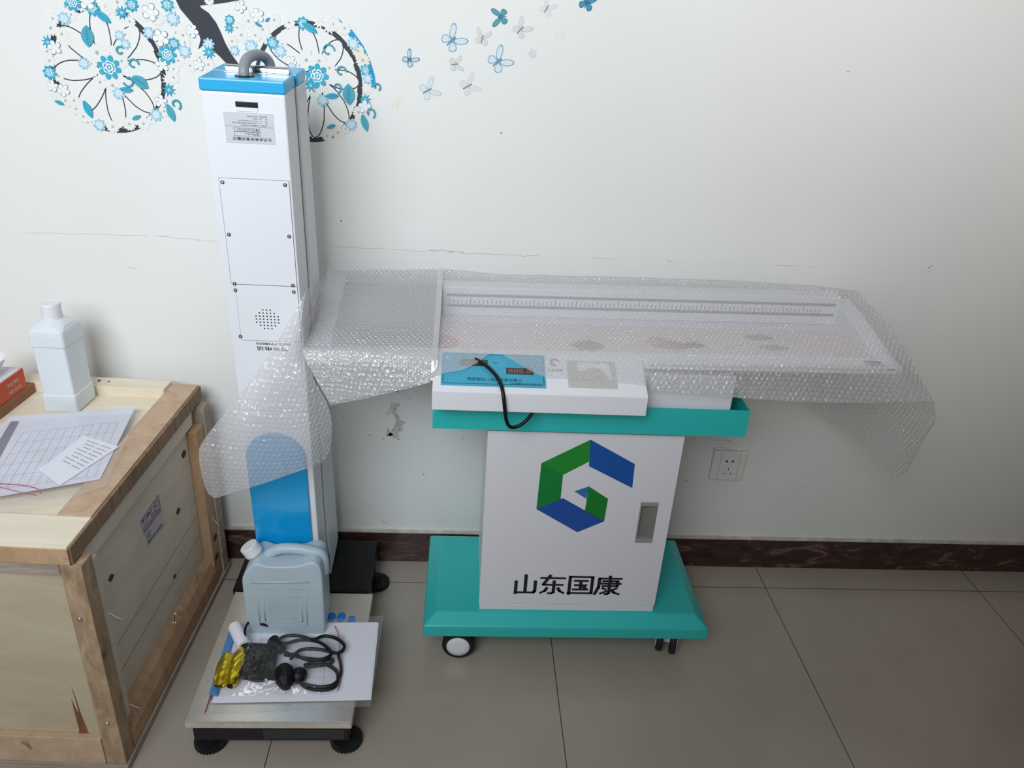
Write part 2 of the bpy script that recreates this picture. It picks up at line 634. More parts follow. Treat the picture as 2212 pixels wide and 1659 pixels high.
for seg_, w_, m_ in [
    ([(-1.013,0.868),(-0.862,0.871),(-0.744,0.873)], .0007, 'scuff'), ([(-0.734,0.874),(-0.666,0.87),(-0.626,0.867)], .0016, 'scuff'), ([(-0.626,0.867),(-0.588,0.865)], .0022, 'scuff'),
    ([(-0.345,0.868),(-0.305,0.867),(-0.233,0.867)], .0016, 'scuff'), ([(-0.223,0.867),(-0.141,0.865)], .0008, 'scuff'), ([(-0.136,0.868),(-0.099,0.869),(-0.047,0.865)], .0028, 'scuff'),
    ([(-0.047,0.865),(0.036,0.866)], .0010, 'scuff'), ([(0.036,0.866),(0.078,0.864),(0.114,0.867)], .0012, 'scuff'), ([(-0.8,0.798),(-0.78,0.796)], .0016, 'scuff'),
    ([(0.236,0.867),(0.294,0.867)], .0010, 'scuff'), ([(0.407,0.868),(0.423,0.868)], .0020, 'scuff'), ([(0.738,0.869),(0.752,0.868)], .0026, 'scuff'), ([(0.661,0.869),(0.716,0.869)], .0008, 'scuff'),
    ([(1.023,0.877),(1.034,0.885)], .0018, 'scuffdark'), ([(-0.313,0.277),(-0.297,0.269)], .0014, 'scuff'), ([(-0.298,0.182),(-0.284,0.18),(-0.264,0.143)], .0011, 'scuff'),
    ([(-0.25,0.125),(-0.237,0.115)], .0014, 'scuffdark'), ([(1.028,0.868),(1.035,0.872)], .0010, 'scuff'), ([(1.057,0.772),(1.063,0.769)], .0018, 'scuff'),
    ([(0.636,0.399),(0.648,0.395)], .0022, 'scuffdark'), ([(0.54,0.278),(0.553,0.268)], .0020, 'scuffdark'), ([(1.006,0.884),(1.023,0.866)], .0006, 'scuff'),
    ([(0.785,0.197),(0.83,0.224),(0.872,0.267),(0.899,0.311)], .0006, 'scuff'), ([(0.532,0.154),(0.537,0.15)], .0020, 'scuffdark'), ([(-0.047,0.377),(-0.042,0.388)], .0014, 'scuffdark'),
    ([(0.012,1.129),(0.016,1.128)], .0018, 'scuff'), ([(0.722,1.291),(0.73,1.29)], .0022, 'scuff'), ([(-0.209,0.513),(-0.202,0.507)], .0022, 'scuffdark'), ([(0.595,0.373),(0.625,0.379),(0.64,0.376),(0.651,0.369)], .0026, 'scuff'),
    ([(-0.328,0.926),(-0.325,0.925)], .0016, 'scuffdark'),
]:
    wall_strip(densify(seg_), w_, M[m_])


def wall_blob(pts, mtl, name='scuff_mark', depth=0.0009):
    return build(name, MB().prism(pts, -depth, 0.0, 'y'), mtl, wb)


wall_blob([(-0.221,0.482),(-0.213,0.477),(-0.202,0.48),(-0.199,0.472),(-0.207,0.466),(-0.21,0.454),(-0.218,0.45),(-0.232,0.443),(-0.236,0.448),(-0.229,0.458),(-0.225,0.466)], M['patch'], 'plaster_patch')
wall_blob([(-0.218,0.451),(-0.207,0.45),(-0.2,0.439),(-0.204,0.433),(-0.186,0.425),(-0.195,0.418),(-0.191,0.402),(-0.205,0.396),(-0.202,0.383),(-0.209,0.375),(-0.221,0.382),(-0.23,0.387),(-0.221,0.401),(-0.214,0.414),(-0.209,0.43)], M['patch'], 'plaster_patch')
wall_blob([(-0.236,0.39),(-0.23,0.411),(-0.225,0.396),(-0.216,0.388),(-0.23,0.383)], M['patch'], 'plaster_patch')
for px_, r_ in [((-0.211,0.463), .0012), ((-0.201,0.404), .0018), ((-0.204,0.376), .0025), ((-0.231,0.387), .002), ((-0.242,0.376), .002), ((-0.275,0.385), .002), ((-0.339,0.436), .0015), ((-0.177,0.491), .0015), ((-0.14,0.273), .0018)]:
    wall_blob([(px_[0] + r_ * (1 + .4 * math.sin(3 * k)) * math.cos(k * PI / 4), px_[1] + .7 * r_ * math.sin(k * PI / 4)) for k in range(8)], M['scuffdark'])

# ================================================================== wooden crate
CRX, CRY, CRA = -0.672, -0.652, math.radians(-2.8)


def crx(p):
    c, s = math.cos(CRA), math.sin(CRA)
    return (CRX + p[0] * c - p[1] * s, CRY + p[0] * s + p[1] * c, p[2])


crate = thing('wooden_crate', crx((-0.3, 0.3, 0)), 'pale plywood shipping crate with batten frame standing against the wall', 'crate')
CB = lambda: MB(crx)
# lid
build('lid_panel', CB().box(-.62, -.020, .004, .598, .500, .5225), M['plypale'], crate)
bx = build('lid_batten', CB().box(-.078, -.018, .085, .60, .5005, .538), M['batten'], crate, bevel=.0015)
build('lid_batten', CB().box(-.62, -.018, 0, .085, .5022, .5365), M['plypale'], crate, bevel=.0015)
build('lid_batten', CB().box(-.62, -.0785, .553, .60, .5005, .545), M['plypale'], crate, bevel=.0015)
build('lid_edge', CB().box(-.62, -.0168, -.002, .0, .5015, .5335), M['orangewood'], crate, bevel=.001)
build('lid_edge', CB().box(-.0185, -.0135, .002, .602, .5015, .5345), M['battendark'], crate, bevel=.001)
# right side
build('side_panel', CB().box(-.045, -.028, .0305, .596, .012, .500), M['plyside'], crate)
build('side_rail', CB().box(-.028, -.0195, .036, .545, .462, .500), M['plyside'], crate, bevel=.0015)
build('side_rail', CB().prism([(-.0275, .098), (-.012, .083), (-.002, .055), (-.002, .019), (-.0275, .019)], .04, .53, 'y'), M['orangewood'], crate, bevel=.001)
build('base_board', CB().box(-.62, .003, -.004, .606, .0, .0165), M['greywood'], crate, bevel=.001)
build('side_post', CB().box(-.038, -.001, .0, .036, .0165, .4985), M['raw'], crate, bevel=.0015)
build('side_post', CB().box(-.0275, -.012, .0365, .068, .0165, .470), M['plyside'], crate, bevel=.001)
build('side_post', CB().box(-.0275, -.004, .522, .566, .0165, .455), M['orangewood'], crate, bevel=.0015)
build('side_post', CB().box(-.046, .001, .567, .600, .0165, .495), M['greywood'], crate, bevel=.0015)
# front
build('front_panel', CB().box(-.62, -.0375, .012, .03, .0165, .500), M['plyfront'], crate)
build('front_rail', CB().box(-.62, -.0385, .0, .012, .478, .5015), M['greywood'], crate, bevel=.001)
build('front_rail', CB().box(-.62, -.0385, -.002, .012, .0165, .085), M['batten'], crate, bevel=.0015)
build('back_panel', CB().box(-.62, -.0465, .575, .59, .0165, .500), M['plyside'], crate)
build('left_panel', CB().box(-.62, -.605, .03, .575, .0165, .500), M['plyside'], crate)
# plank seams in the side panel
seamw = mat('plank_seam_brown', (150, 138, 114), .8)
for a, b in (((.07, .165), (.52, .168)), ((.07, .228), (.52, .226))):
    build('plank_seam', CB().prism([(a[0], a[1]), (b[0], b[1]), (b[0], b[1] + .0014), (a[0], a[1] + .0014)], -.0282, -.0274, 'x'), seamw, crate)
# knots and the torn veneer
for (y, z), r in zip([(0.4953,0.4128),(0.4262,0.305),(0.1213,0.3714),(0.3604,0.1735)], (.011, .0095, .0085, .006)):
    build('wood_knot', CB().prism([(y + r * (1 + .25 * math.cos(2 * k)) * math.cos(k * PI / 7), z + .8 * r * math.sin(k * PI / 7)) for k in range(14)], -.0284, -.0271, 'x'), M['knot'], crate)
for y, z in ((.548, .14), (.543, .085), (.546, .29)):
    build('wood_knot', CB().prism([(y + .011 * math.cos(k * PI / 6), z + .009 * math.sin(k * PI / 6)) for k in range(12)], -.0041, -.0036, 'x'), M['knot'], crate)
build('torn_patch', CB().prism([(-0.077,0.206),(-0.0757,0.1908),(-0.0737,0.1694),(-0.073,0.1453),(-0.0652,0.0674),(-0.0836,0.0675),(-0.1059,0.0699),(-0.1085,0.0748),(-0.1035,0.0827),(-0.0957,0.0782),(-0.0859,0.0838),(-0.0829,0.0953),(-0.0838,0.1238),(-0.0833,0.1447),(-0.0829,0.1749),(-0.0796,0.151),(-0.0754,0.1366),(-0.0756,0.1633)], .0114, .0121, 'y'), M['tear'], crate)
for pts in ([(-0.0829,0.0421),(-0.0856,0.056),(-0.0785,0.0605),(-0.0766,0.0465)], [(-0.0795,0.0682),(-0.0789,0.0762),(-0.0658,0.0786),(-0.0682,0.0678),(-0.0725,0.061)], [(-0.0769,0.0817),(-0.0757,0.0885),(-0.0706,0.0944),(-0.0682,0.0864)], [(-0.0597,0.5295),(-0.06,0.5544),(-0.0548,0.5573),(-0.0571,0.5388)], [(-0.0693,0.502),(-0.0677,0.5109),(-0.0641,0.5069),(-0.0658,0.4959)], [(-0.1784,0.4767),(-0.1784,0.4853),(-0.1746,0.4814),(-0.1756,0.4749)]):
    build('wood_mark', CB().prism(pts, .5222, .5231, 'z'), M['tear'], crate)
for pts in ([(-0.238,0.5776),(-0.2353,0.5852),(-0.2301,0.5786),(-0.2339,0.5733)], [(-0.2142,0.5781),(-0.2103,0.581),(-0.2092,0.5763),(-0.2131,0.5735)]):
    build('wood_knot', CB().prism(pts, .5447, .5456, 'z'), M['knot'], crate)
# screws in the front post
for x, z in [(-0.0259,0.3823),(-0.0221,0.1265)]:
    build('screw', CB().lathe([(.0055, .002), (.005, -.001), (.0025, -.0028), (.0004, -.003)], (x + .002, 0.0, z), 12, 'y'), M['chrome'], crate, smooth=True)
# nails left sticking out
for p0, p1 in (((-.028, .075, .335), (.006, .068, .318)), ((-.028, .075, .10), (.004, .070, .088)), ((-.015, .30, .093), (-.006, .292, .128)), ((-.015, .44, .093), (-.008, .434, .128)), ((-.004, .545, .20), (.014, .535, .186)), ((-.004, .55, .372), (.014, .54, .36)), (((-0.1758,0.0489)[0], -.002, .055), ((-0.1758,0.0489)[0] - .003, -.014, .086))):
    a, b = Vector(p0), Vector(p1)
    d = (b - a).normalized()
    build('nail', CB().cyl(a, b, .0018, n=8).cyl(a, a + d * .002, .0035, n=10), M['chrome'], crate)
# shipping label: four symbol boxes and three lines of writing
LAB = [(0.2538,0.4034),(0.3507,0.4064),(0.3525,0.3187),(0.267,0.3272)]
lab = build('shipping_label', CB().prism(LAB, -.0281, -.0270, 'x'), mat('grey_label_paper', (196, 196, 204), 0.6), crate)
ly0, ly1, lz0, lz1 = .232, .345, .322, .408
LA, LBv, LC, LD = [Vector(p) for p in LAB]


def lpt(u, v, d=.0003):
    """point on the label: u along its length, v down its height"""
    t = LA.lerp(LBv, u)
    b = LD.lerp(LC, u)
    q = t.lerp(b, v)
    return crx((-.0270 + d, q.x, q.y))


def lquad(mb, u0, u1, v0, v1, d=.0003):
    return mb.add([lpt(u0, v0, d), lpt(u1, v0, d), lpt(u1, v1, d), lpt(u0, v1, d)], [(0, 1, 2, 3)])


M['rust'] = mat('rust_red_print', (134, 92, 98), 0.6)
sym = MB()
for k in range(4):
    u0, u1 = .03 + k * .24, .25 + k * .24
    for q in ((u0, u1, .03, .05), (u0, u1, .50, .52), (u0, u1, .36, .375), (u0, u0 + .012, .03, .52), (u1 - .012, u1, .03, .52)):
        lquad(sym, *q)
    for j in range(2):
        lquad(sym, u0 + .035 + j * .085, u0 + .095 + j * .085, .40, .47)
# glass, umbrella, arrows, recycling ring
sym.add([lpt(.07, .09), lpt(.21, .09), lpt(.16, .2), lpt(.12, .2)], [(0, 1, 2, 3)])
lquad(sym, .132, .148, .2, .31); lquad(sym, .10, .18, .30, .325)
sym.add([lpt(.29, .2)] + [lpt(.38 - .09 * math.cos(k * PI / 6), .2 - .11 * math.sin(k * PI / 6)) for k in range(1, 6)] + [lpt(.47, .2)], [tuple(range(7))])
lquad(sym, .373, .387, .2, .32)
for u in (.57, .67):
    lquad(sym, u - .008, u + .008, .12, .31)
    sym.add([lpt(u - .03, .16), lpt(u, .08), lpt(u + .03, .16)], [(0, 1, 2)])
lquad(sym, .53, .71, .315, .335)
for k in range(10):
    if k % 3 != 2:
        a, b = k * PI / 5, (k + 1) * PI / 5
        sym.add([lpt(.86 + r * math.cos(t), .2 + 1.25 * r * math.sin(t)) for r, t in ((.085, a), (.085, b), (.055, b), (.055, a))], [(0, 1, 2, 3)])
build('label_symbols', sym, M['rust'], lab)
for body, u0, w, v0, h in (('品名型号', .08, .26, .62, .07), ('出厂编号', .08, .22, .72, .07), ('精密仪器 轻拿轻放', .07, .85, .83, .11)):
    build('label_lettering', text_mb(body, w, h, lambda a, b, u0=u0, v0=v0, h=h: lpt(u0 + a, v0 + h - b), .01), M['greyink'], lab)

# ---------------------------------------------------------------- things on the crate
TZ = .5228
# white bottle: rounded-square body with a waist, shoulder and screw cap
bo = [(-0.2969,0.4628),(-0.231,0.4639),(-0.2287,0.5409)]
b0, b1, b2 = [Vector(crx((p[0], p[1], 0))) for p in bo]
ex = (b1 - b0); wid_b = ex.length; ex.normalize()
ey = (b2 - b1); dep_b = ey.length; ey.normalize()
bc = b0 + ex * wid_b / 2 + ey * dep_b / 2
bottle = thing('plastic_bottle', (bc.x, bc.y, TZ), 'tall milky white square bottle with screw cap standing on the crate', 'bottle')


def rr_ring(hx, hy, r, z, n=10):
    out = []
    for cx, cy, a0 in ((hx - r, hy - r, 0), (-hx + r, hy - r, PI / 2), (-hx + r, -hy + r, PI), (hx - r, -hy + r, 1.5 * PI)):
        for k in range(n):
            a = a0 + k / (n - 1) * PI / 2
            u, v = cx + r * math.cos(a), cy + r * math.sin(a)
            q = bc + ex * u + ey * v
            out.append((q.x, q.y, z))
    return out


def ring_loft(rings):
    mb = MB()
    n = len(rings[0])
    vs = [p for r in rings for p in r]
    fs = [(i * n + k, i * n + (k + 1) % n, (i + 1) * n + (k + 1) % n, (i + 1) * n + k) for i in range(len(rings) - 1) for k in range(n)]
    fs.append(list(range(n))[::-1])
    fs.append([(len(rings) - 1) * n + k for k in range(n)])
    return mb.add(vs, fs)


hb, db = .036, .040
rings = []
for z, sx, r in ((0, .90, .012), (.003, .98, .014), (.008, 1.0, .014), (.040, 1.0, .014), (.0425, .935, .013), (.152, .935, .013), (.155, 1.0, .014), (.178, 1.0, .015), (.187, .97, .016), (.196, .86, .02), (.203, .66, .02), (.207, .52, .017), (.210, .5, .0175)):
    rings.append(rr_ring(hb * sx, db * sx, r * (.42 if z < .19 else 1), TZ + z))
build('bottle_body', ring_loft(rings), M['bottle'], bottle)
build('screw_cap', MB().lathe([(.0195, .207), (.0195, .236), (.0185, .239), (.0168, .2395), (.0165, .2385), (.001, .2385)], (bc.x, bc.y, TZ), 28), M['capwhite'], bottle, bevel=.0006)
q0 = bc - ex * (hb * .94 + .0004)
lb = MB()
for (v0, v1, z0, z1) in ((-.030, .034, .085, .100),):
    lb.add([(q0.x + ey.x * v, q0.y + ey.y * v, TZ + z) for v, z in ((v0, z0), (v1, z0), (v1, z1), (v0, z1))], [(0, 1, 2, 3)])
bl = build('bottle_label', lb, mat('bottle_label_blue', (74, 112, 168), 0.5), bottle)

# brown wood block and the tissue box on it
B_A, B_B = [Vector(crx((p[0], p[1], 0))) for p in [(-0.3707,0.4195),(-0.366,0.5662)]]
dirb = (B_B - B_A).normalized()
nb = Vector((-dirb.y, dirb.x, 0))
e1 = B_B + dirb * 0
blk = MB()
bq = [e1, e1 - dirb * .32, e1 - dirb * .32 + nb * .058, e1 + nb * .058]
blk.prism([(q.x, q.y) for q in bq], TZ, TZ + .022, 'z')
block = build('wood_block', blk, M['blockwood'], bevel=.0015)
tag(block, 'flat brown wooden block under the orange tissue box on the crate', 'wood block')
tb0 = e1 - dirb * .034 + nb * .004
TBZ = TZ + .0222
tq = [tb0, tb0 - dirb * .23, tb0 - dirb * .23 + nb * .052, tb0 + nb * .052]
tbox = thing('tissue_box', ((tq[0].x + tq[2].x) / 2, (tq[0].y + tq[2].y) / 2, TBZ), 'orange tissue box with a white tissue pulled out, lying on the wood block', 'tissue box')
build('carton', MB().prism([(q.x, q.y) for q in tq], TBZ, TBZ + .046, 'z'), M['orange'], tbox, bevel=.001)
ins = lambda a, b: tb0 - dirb * a + nb * b
tq2 = [ins(.004, .003), ins(.226, .003), ins(.226, .049), ins(.004, .049)]
build('carton_top', MB().prism([(q.x, q.y) for q in tq2], TBZ + .0458, TBZ + .0466, 'z'), M['cartonwhite'], tbox)


def tside(u, v):
    q = tb0 - dirb * u - nb * .0005
    return (q.x, q.y, TBZ + v)


build('carton_lettering', text_mb('WQ7805', .040, .011, lambda a, b: tside(.062 - a, .024 + b)), M['cartonwhite'], tbox)
build('carton_lettering', text_mb('抽取式面巾纸', .044, .0075, lambda a, b: tside(.062 - a, .010 + b)), M['cartonwhite'], tbox)
ti = MB()
rows = []
for i in range(9):
    t = i / 8
    row = []
    for j in range(13):
        s = j / 12
        q = ins(.004 + .10 * s + .012 * math.sin(5 * s + 3 * t), .026 + .018 * math.sin(6.3 * s + 1.4 * t) * (0.3 + t))
        row.append((q.x, q.y, TBZ + .046 + (.052 * math.sin(PI * (.1 + .8 * s)) + .01 * math.sin(9 * s)) * t))
    rows.append(row)
build('tissue', ti.grid(rows), M['tissue'], tbox, smooth=True, solid=.0008)

# the clear document sleeve, the form in it and the slip
fq = [crx((p[0], p[1], 0)) for p in [(-0.3392,0.4062),(-0.1081,0.473),(-0.0539,0.1959),(-0.2002,0.1263),(-0.2416,0.1142),(-0.303,0.2009)]]
form = thing('form_sheet', (sum(p[0] for p in fq) / 6, sum(p[1] for p in fq) / 6, .5395), 'large printed form sheet with a faint table, lying on the crate', 'form')


def flatpoly(pts, z0, z1):
    return MB().prism([(p[0], p[1]) for p in pts], z0, z1, 'z')


FZ = .5395
build('sheet', flatpoly(fq, FZ, FZ + .0006), M['paper2'], form)
edge = [crx((p[0], p[1], 0)) for p in [(-0.3251,0.3864),(-0.3091,0.3881),(-0.2681,0.2487),(-0.2428,0.1621),(-0.281,0.1676),(-0.3063,0.3146)]]
build('dark_edge', flatpoly(edge, FZ + .0006, FZ + .0009), mat('grey_violet_print', (118, 114, 132), 0.5), form, label='dark grey-violet printed edge strip')
fA, fB, fC, fD = [Vector(crx((p[0], p[1], FZ))) for p in [(-0.2778,0.3453),(-0.1156,0.4073),(-0.067,0.2031),(-0.2311,0.1423)]]
tl = MB()


def fline(a, b, w=.0006):
    d = (b - a).normalized()
    n = Vector((-d.y, d.x, 0)) * w
    z = FZ + .0009
    tl.add([((a + n).x, (a + n).y, z), ((b + n).x, (b + n).y, z), ((b - n).x, (b - n).y, z), ((a - n).x, (a - n).y, z)], [(0, 1, 2, 3)])


for k in range(12):
    t = k / 11
    fline(fA.lerp(fB, t), fD.lerp(fC, t))
for k in range(6):
    t = k / 5
    fline(fA.lerp(fD, t), fB.lerp(fC, t))
build('printed_table', tl, M['line'], form)

sq = [Vector(crx((p[0], p[1], 0))) for p in [(-0.1125,0.1658),(-0.0694,0.3081),(-0.1563,0.3449),(-0.1744,0.2129)]]
slip = thing('receipt_slip', (sum(p.x for p in sq) / 4, sum(p.y for p in sq) / 4, .5415), 'narrow white printed slip lying aslant on the form sheet', 'slip')
build('paper', flatpoly(sq, .5415, .5422), M['paper'], slip)
sl = MB()
for k in range(8):
    t = .10 + k * .085
    a0, a1 = sq[1].lerp(sq[0], t * .92), sq[2].lerp(sq[3], t * .92)
    for u0, u1 in ((.08 + .02 * (k % 2), .38), (.44, .78 - .05 * (k % 3))):
        p, q = a0.lerp(a1, u0), a0.lerp(a1, u1)
        d = (q - p).normalized()
        n = Vector((-d.y, d.x, 0)) * .0009
        sl.add([((p + n).x, (p + n).y, .5425), ((q + n).x, (q + n).y, .5425), ((q - n).x, (q - n).y, .5425), ((p - n).x, (p - n).y, .5425)], [(0, 1, 2, 3)])
build('printed_lines', sl, mat('slip_print', (134, 140, 152), .6), slip)

slv = [Vector(crx((p[0], p[1], 0))) for p in [(-0.3272,0.3822),(-0.0847,0.4477),(-0.0315,0.1672),(-0.1026,0.1028),(-0.1666,0.0753),(-0.2255,0.057),(-0.3071,0.1876)]]
sleeve = thing('document_sleeve', (sum(p.x for p in slv) / 7, sum(p.y for p in slv) / 7, .5436), 'clear plastic zip sleeve over the form and slip on the crate', 'plastic sleeve')
cx_, cy_ = sum(p.x for p in slv) / 7, sum(p.y for p in slv) / 7
dens = []
for i in range(7):
    for k in range(6):
        dens.append(slv[i].lerp(slv[(i + 1) % 7], k / 6))
rowsl = []
for r in range(7):
    t = 1 - r / 6.5
    rowsl.append([(cx_ + (p.x - cx_) * t, cy_ + (p.y - cy_) * t, .5436 + .0022 * noise.noise((p.x * 14 * t, p.y * 14 * t, 3)) + .0035 * (1 - t)) for p in dens + dens[:1]])
build('clear_film', MB().grid(rowsl), film('clear_sleeve_film', (226, 226, 236), .10, .1, .35, 26), sleeve, smooth=True)
rz = [crx((p[0], p[1], .549)) for p in [(-0.227,0.1522),(-0.2106,0.1522),(-0.1793,0.1521),(-0.148,0.1461),(-0.1349,0.1399),(-0.1251,0.1292)]]
build('zip_line', MB().tube(catmull(rz, 5), .0008, 6), M['redzip'], sleeve, label='thin pink-red zip line')
rz = [crx((p[0], p[1], .5485)) for p in [(-0.2237,0.1466),(-0.1955,0.1403),(-0.166,0.1313),(-0.1291,0.123)]]
build('zip_line', MB().tube(catmull(rz, 5), .0006, 6), M['redzip'], sleeve, label='thin pink-red zip line')

# ================================================================== height and weight scale
sc_root = thing('height_weight_scale', (-.40, -.33, 0), 'tall white and blue folded height and weight scale with a steel step platform', 'scale')
build('step_plate', MB().box(-.566, -.245, -.622, -.252, .080, .0985), M['steel'], sc_root, bevel=.0025, label='brushed steel step plate')
fr_ = MB().box(-.556, -.252, -.612, -.578, .034, .0795).box(-.556, -.252, -.13, -.09, .034, .0795).box(-.548, -.52, -.58, -.12, .040, .0795).box(-.285, -.256, -.58, -.12, .040, .0795)
build('base_frame', fr_, M['black'], sc_root, bevel=.003)
build('frame_sticker', MB().box(-.42, -.262, -.6128, -.6121, .040, .068), mat('dark_sticker', (20, 24, 30), 0.25), sc_root)
build('rear_cover', MB().box(-.572, -.254, -.250, -.055, .0800, .1015), M['black'], sc_root, bevel=.003, label='black sheet metal rear cover')


def foot(x, y):
    prof = [(.029, 0), (.031, .003), (.031, .013), (.029, .016), (.012, .0165), (.010, .0335)]
    mb = MB()
    n = 60
    vs = []
    for r, h in prof:
        for k in range(n):
            rr = r + (.0016 * (1 if k % 2 else -1) if r > .02 else 0)
            a = 2 * PI * k / n
            vs.append((x + rr * math.cos(a), y + rr * math.sin(a), h))
    fs = [(i * n + k, i * n + (k + 1) % n, (i + 1) * n + (k + 1) % n, (i + 1) * n + k) for i in range(len(prof) - 1) for k in range(n)]
    fs += [list(range(n))[::-1], [(len(prof) - 1) * n + k for k in range(n)]]
    mb.add(vs, fs)
    build('levelling_foot', mb, M['rubber'], sc_root)


for x, y in ((-.533, -.588), (-.263, -.585), (-.253, -.108), (-.545, -.108)):
    foot(x, y)
# blue toe marks of the footprint on the plate
for (x, y), r in zip([(-0.329,-0.333),(-0.307,-0.333),(-0.283,-0.341)], (.010, .0105, .009)):
    build('footprint_mark', MB().prism([(x + r * math.cos(k * PI / 8), y + 1.5 * r * math.sin(k * PI / 8)) for k in range(16)], .0984, .0989, 'z'), mat('footprint_blue', (26, 120, 208), 0.4), sc_root)

# the column, leaning a little forward
TH = math.radians(3.0)


def colx(p):
    c, s = math.cos(TH), math.sin(TH)
    return (p[0], -.2 + p[1] * c - p[2] * s, .1015 + p[1] * s + p[2] * c)


CM = lambda: MB(colx)
X0, X1 = -.4925, -.3565
lower = build('lower_column', CM().box(X0, X1, -.080, .0, .010, .5149), M['white'], sc_root, bevel=.003)
head = build('folded_housing', CM().box(X0, X1, -.080, .0, .515, 1.126), M['white'], sc_root, bevel=.003, label='white sheet metal housing folded down, writing upside down')
rail = build('rear_column', CM().prism([(.008, .0), (.130, .012), (.100, .5), (.080, 1.126), (.008, 1.126)], X0 - .004, X1 + .0045, 'x'), M['white2'], sc_root, bevel=.003)
build('column_gap', CM().box(X0 + .004, X1 - .002, .0, .008, .02, 1.11), M['dark'], sc_root)
cap = build('top_cap', CM().box(X0 - .001, X1 + .001, -.0815, .0, 1.126, 1.1465), M['capblue'], sc_root, bevel=.003, label='sky blue top cap')
rcap = build('top_cap', CM().box(X0 - .004, X1 + .0045, .008, .080, 1.126, 1.1465), M['capblue'], sc_root, bevel=.003, label='sky blue top cap of the rear column')
# hinge rod across the joint
hg = CM()
for a, b, r in ((X0 + .022, X0 + .056, .0056), (X0 + .057, X0 + .064, .006), (X0 + .065, X0 + .09, .0056), (X0 + .091, X0 + .128, .0056)):
    hg.cyl((a, .004, 1.151), (b, .004, 1.151), r, n=14)
hg.box(X0 + .022, X0 + .128, -.012, .012, 1.1462, 1.1472)
build('hinge', hg, M['chrome'], sc_root, smooth=False)
hp = [(-.427, -.045, 1.142), (-.4285, -.044, 1.156), (-.427, -.026, 1.169), (-.420, .002, 1.1735), (-.412, .030, 1.168), (-.406, .042, 1.157), (-.405, .044, 1.142)]
hs = catmull(hp, 10)
build('cable_hose', CM().tube(hs, [.0084 + .0005 * (i % 2) for i in range(len(hs))], 14), M['hose'], sc_root, smooth=True, label='grey corrugated cable hose arching over the top')
build('hose_grommet', CM().lathe([(.017, 1.1466), (.016, 1.1482), (.011, 1.1482)], (-.427, -.045, 0), 20), M['black'], sc_root)
# slot in the housing
(sx0, sz1), (sx1, sz0) = (-0.438,1.112), (-0.4015,1.103)
build('slot', CM().box(sx0, sx1, -.0812, -.079, sz0, sz1), M['dark'], head, bevel=.001)
build('slot_flap', CM().box(sx0 + .001, sx1 - .001, -.0816, -.080, sz0 - .006, sz0 - .0006), M['white'], head)
# specification label, upside down
SLq = [(-0.4578,1.095), (-0.3798,1.094), (-0.3795,1.045), (-0.4583,1.044)]
(lx0, lz1_), (lx1, lz0_) = (SLq[3][0] - .001, SLq[0][1]), (SLq[2][0] + .001, SLq[2][1])
splab = build('specification_label', CM().box(lx0, lx1, -.0808, -.0798, lz0_, lz1_), M['label'], head)
LW, LH = lx1 - lx0, lz1_ - lz0_


def spl(u, v, d=.0812):
    """label letter space, turned upside down: u from the label's own left, v from its own bottom, 0..1"""
    return (lx1 - u * LW, -d, lz1_ - v * LH)


def sptext(body, u, v, w, h, m='ink', bold=0.0):
    mb = text_mb(body, w, h, lambda a, b: spl(u + a, v + b), bold)
    mb.xf = colx
    build('label_lettering', mb, M[m], splab)


sptext('立式身高体重测量仪', .06, .80, .80, .11, 'ink', .006)
sptext('型号', .32, .65, .11, .085)
sptext('编号', .32, .52, .11, .085)
sptext('GK-L', .47, .66, .14, .065, 'greyink')
sptext('L2205023', .47, .525, .28, .075, 'greyink')
for k, (body, w) in enumerate((('公司名称：山东国康电子科技有限公司', .54), ('地　　址：山东省枣庄市高新区复元三路', .70), ('网　　址：https://www.sdguokang.com', .58), ('邮　　编：277000', .28), ('服务电话：0632-7707999', .40))):
    sptext(body, .13, .38 - k * .072, w, .048, 'greyink')
ln = CM()
for u0, u1, v0, v1 in ((0, 1, .450, .457), (.29, .82, .50, .508), (.29, .82, .615, .632), (.29, .82, .755, .763), (.29, .297, .50, .763), (.813, .82, .50, .763), (.445, .452, .50, .763)):
    ln.add([spl(u0, v0), spl(u1, v0), spl(u1, v1), spl(u0, v1)], [(0, 1, 2, 3)])
build('label_frame', ln, M['greyink'], splab)
# access panels with screws
(px0, pz1), (px1, pz0) = (-0.479,0.9841), (-0.3615,0.7897)
px1 = (-0.3611,0.9836)[0]
(qx0, qz1), (qx1, qz0) = (px0 + .006, pz0 - .0008), (px1 + .0045, (-0.48,0.6754)[1])
seamm = mat('panel_seam', (110, 112, 118), 0.5)
build('panel_gap', CM().box(px0 - .0007, px1 + .0009, -.0804, -.0796, pz0 - .0004, pz1 + .0007), seamm, head)
p1 = build('access_panel', CM().box(px0, px1, -.0809, -.0797, pz0, pz1), M['white'], head, bevel=.0003)
build('panel_gap', CM().box(px0 + .0055, px1 + .0012, -.0804, -.0796, qz0 - .0007, qz1), seamm, head)
p2 = build('speaker_panel', CM().box(px0 + .006, px1 + .0004, -.0809, -.0797, qz0, qz1 - .0006), M['white'], head, bevel=.0003)
scr = mat('dark_screw', (92, 96, 102), 0.35, 0.6)
for x, z in [(-0.4736,0.9772),(-0.3678,0.9777),(-0.4731,0.8838),(-0.3677,0.8853),(-0.4736,0.7902),(-0.3681,0.7912)] + [(-0.4733,0.7774),(-0.3674,0.7784),(-0.4741,0.6826)]:
    s = build('screw', CM().lathe([(.0036, -.0806), (.0034, -.0818), (.0022, -.0822), (.0004, -.0822)], (x, 0, z), 12, 'y'), scr, head)
    build('screw_recess', CM().lathe([(.0013, -.0822), (.0004, -.0824)], (x, 0, z), 6, 'y'), M['white'], s)
hx, hz = (-0.4205,0.7206)
holes = CM()
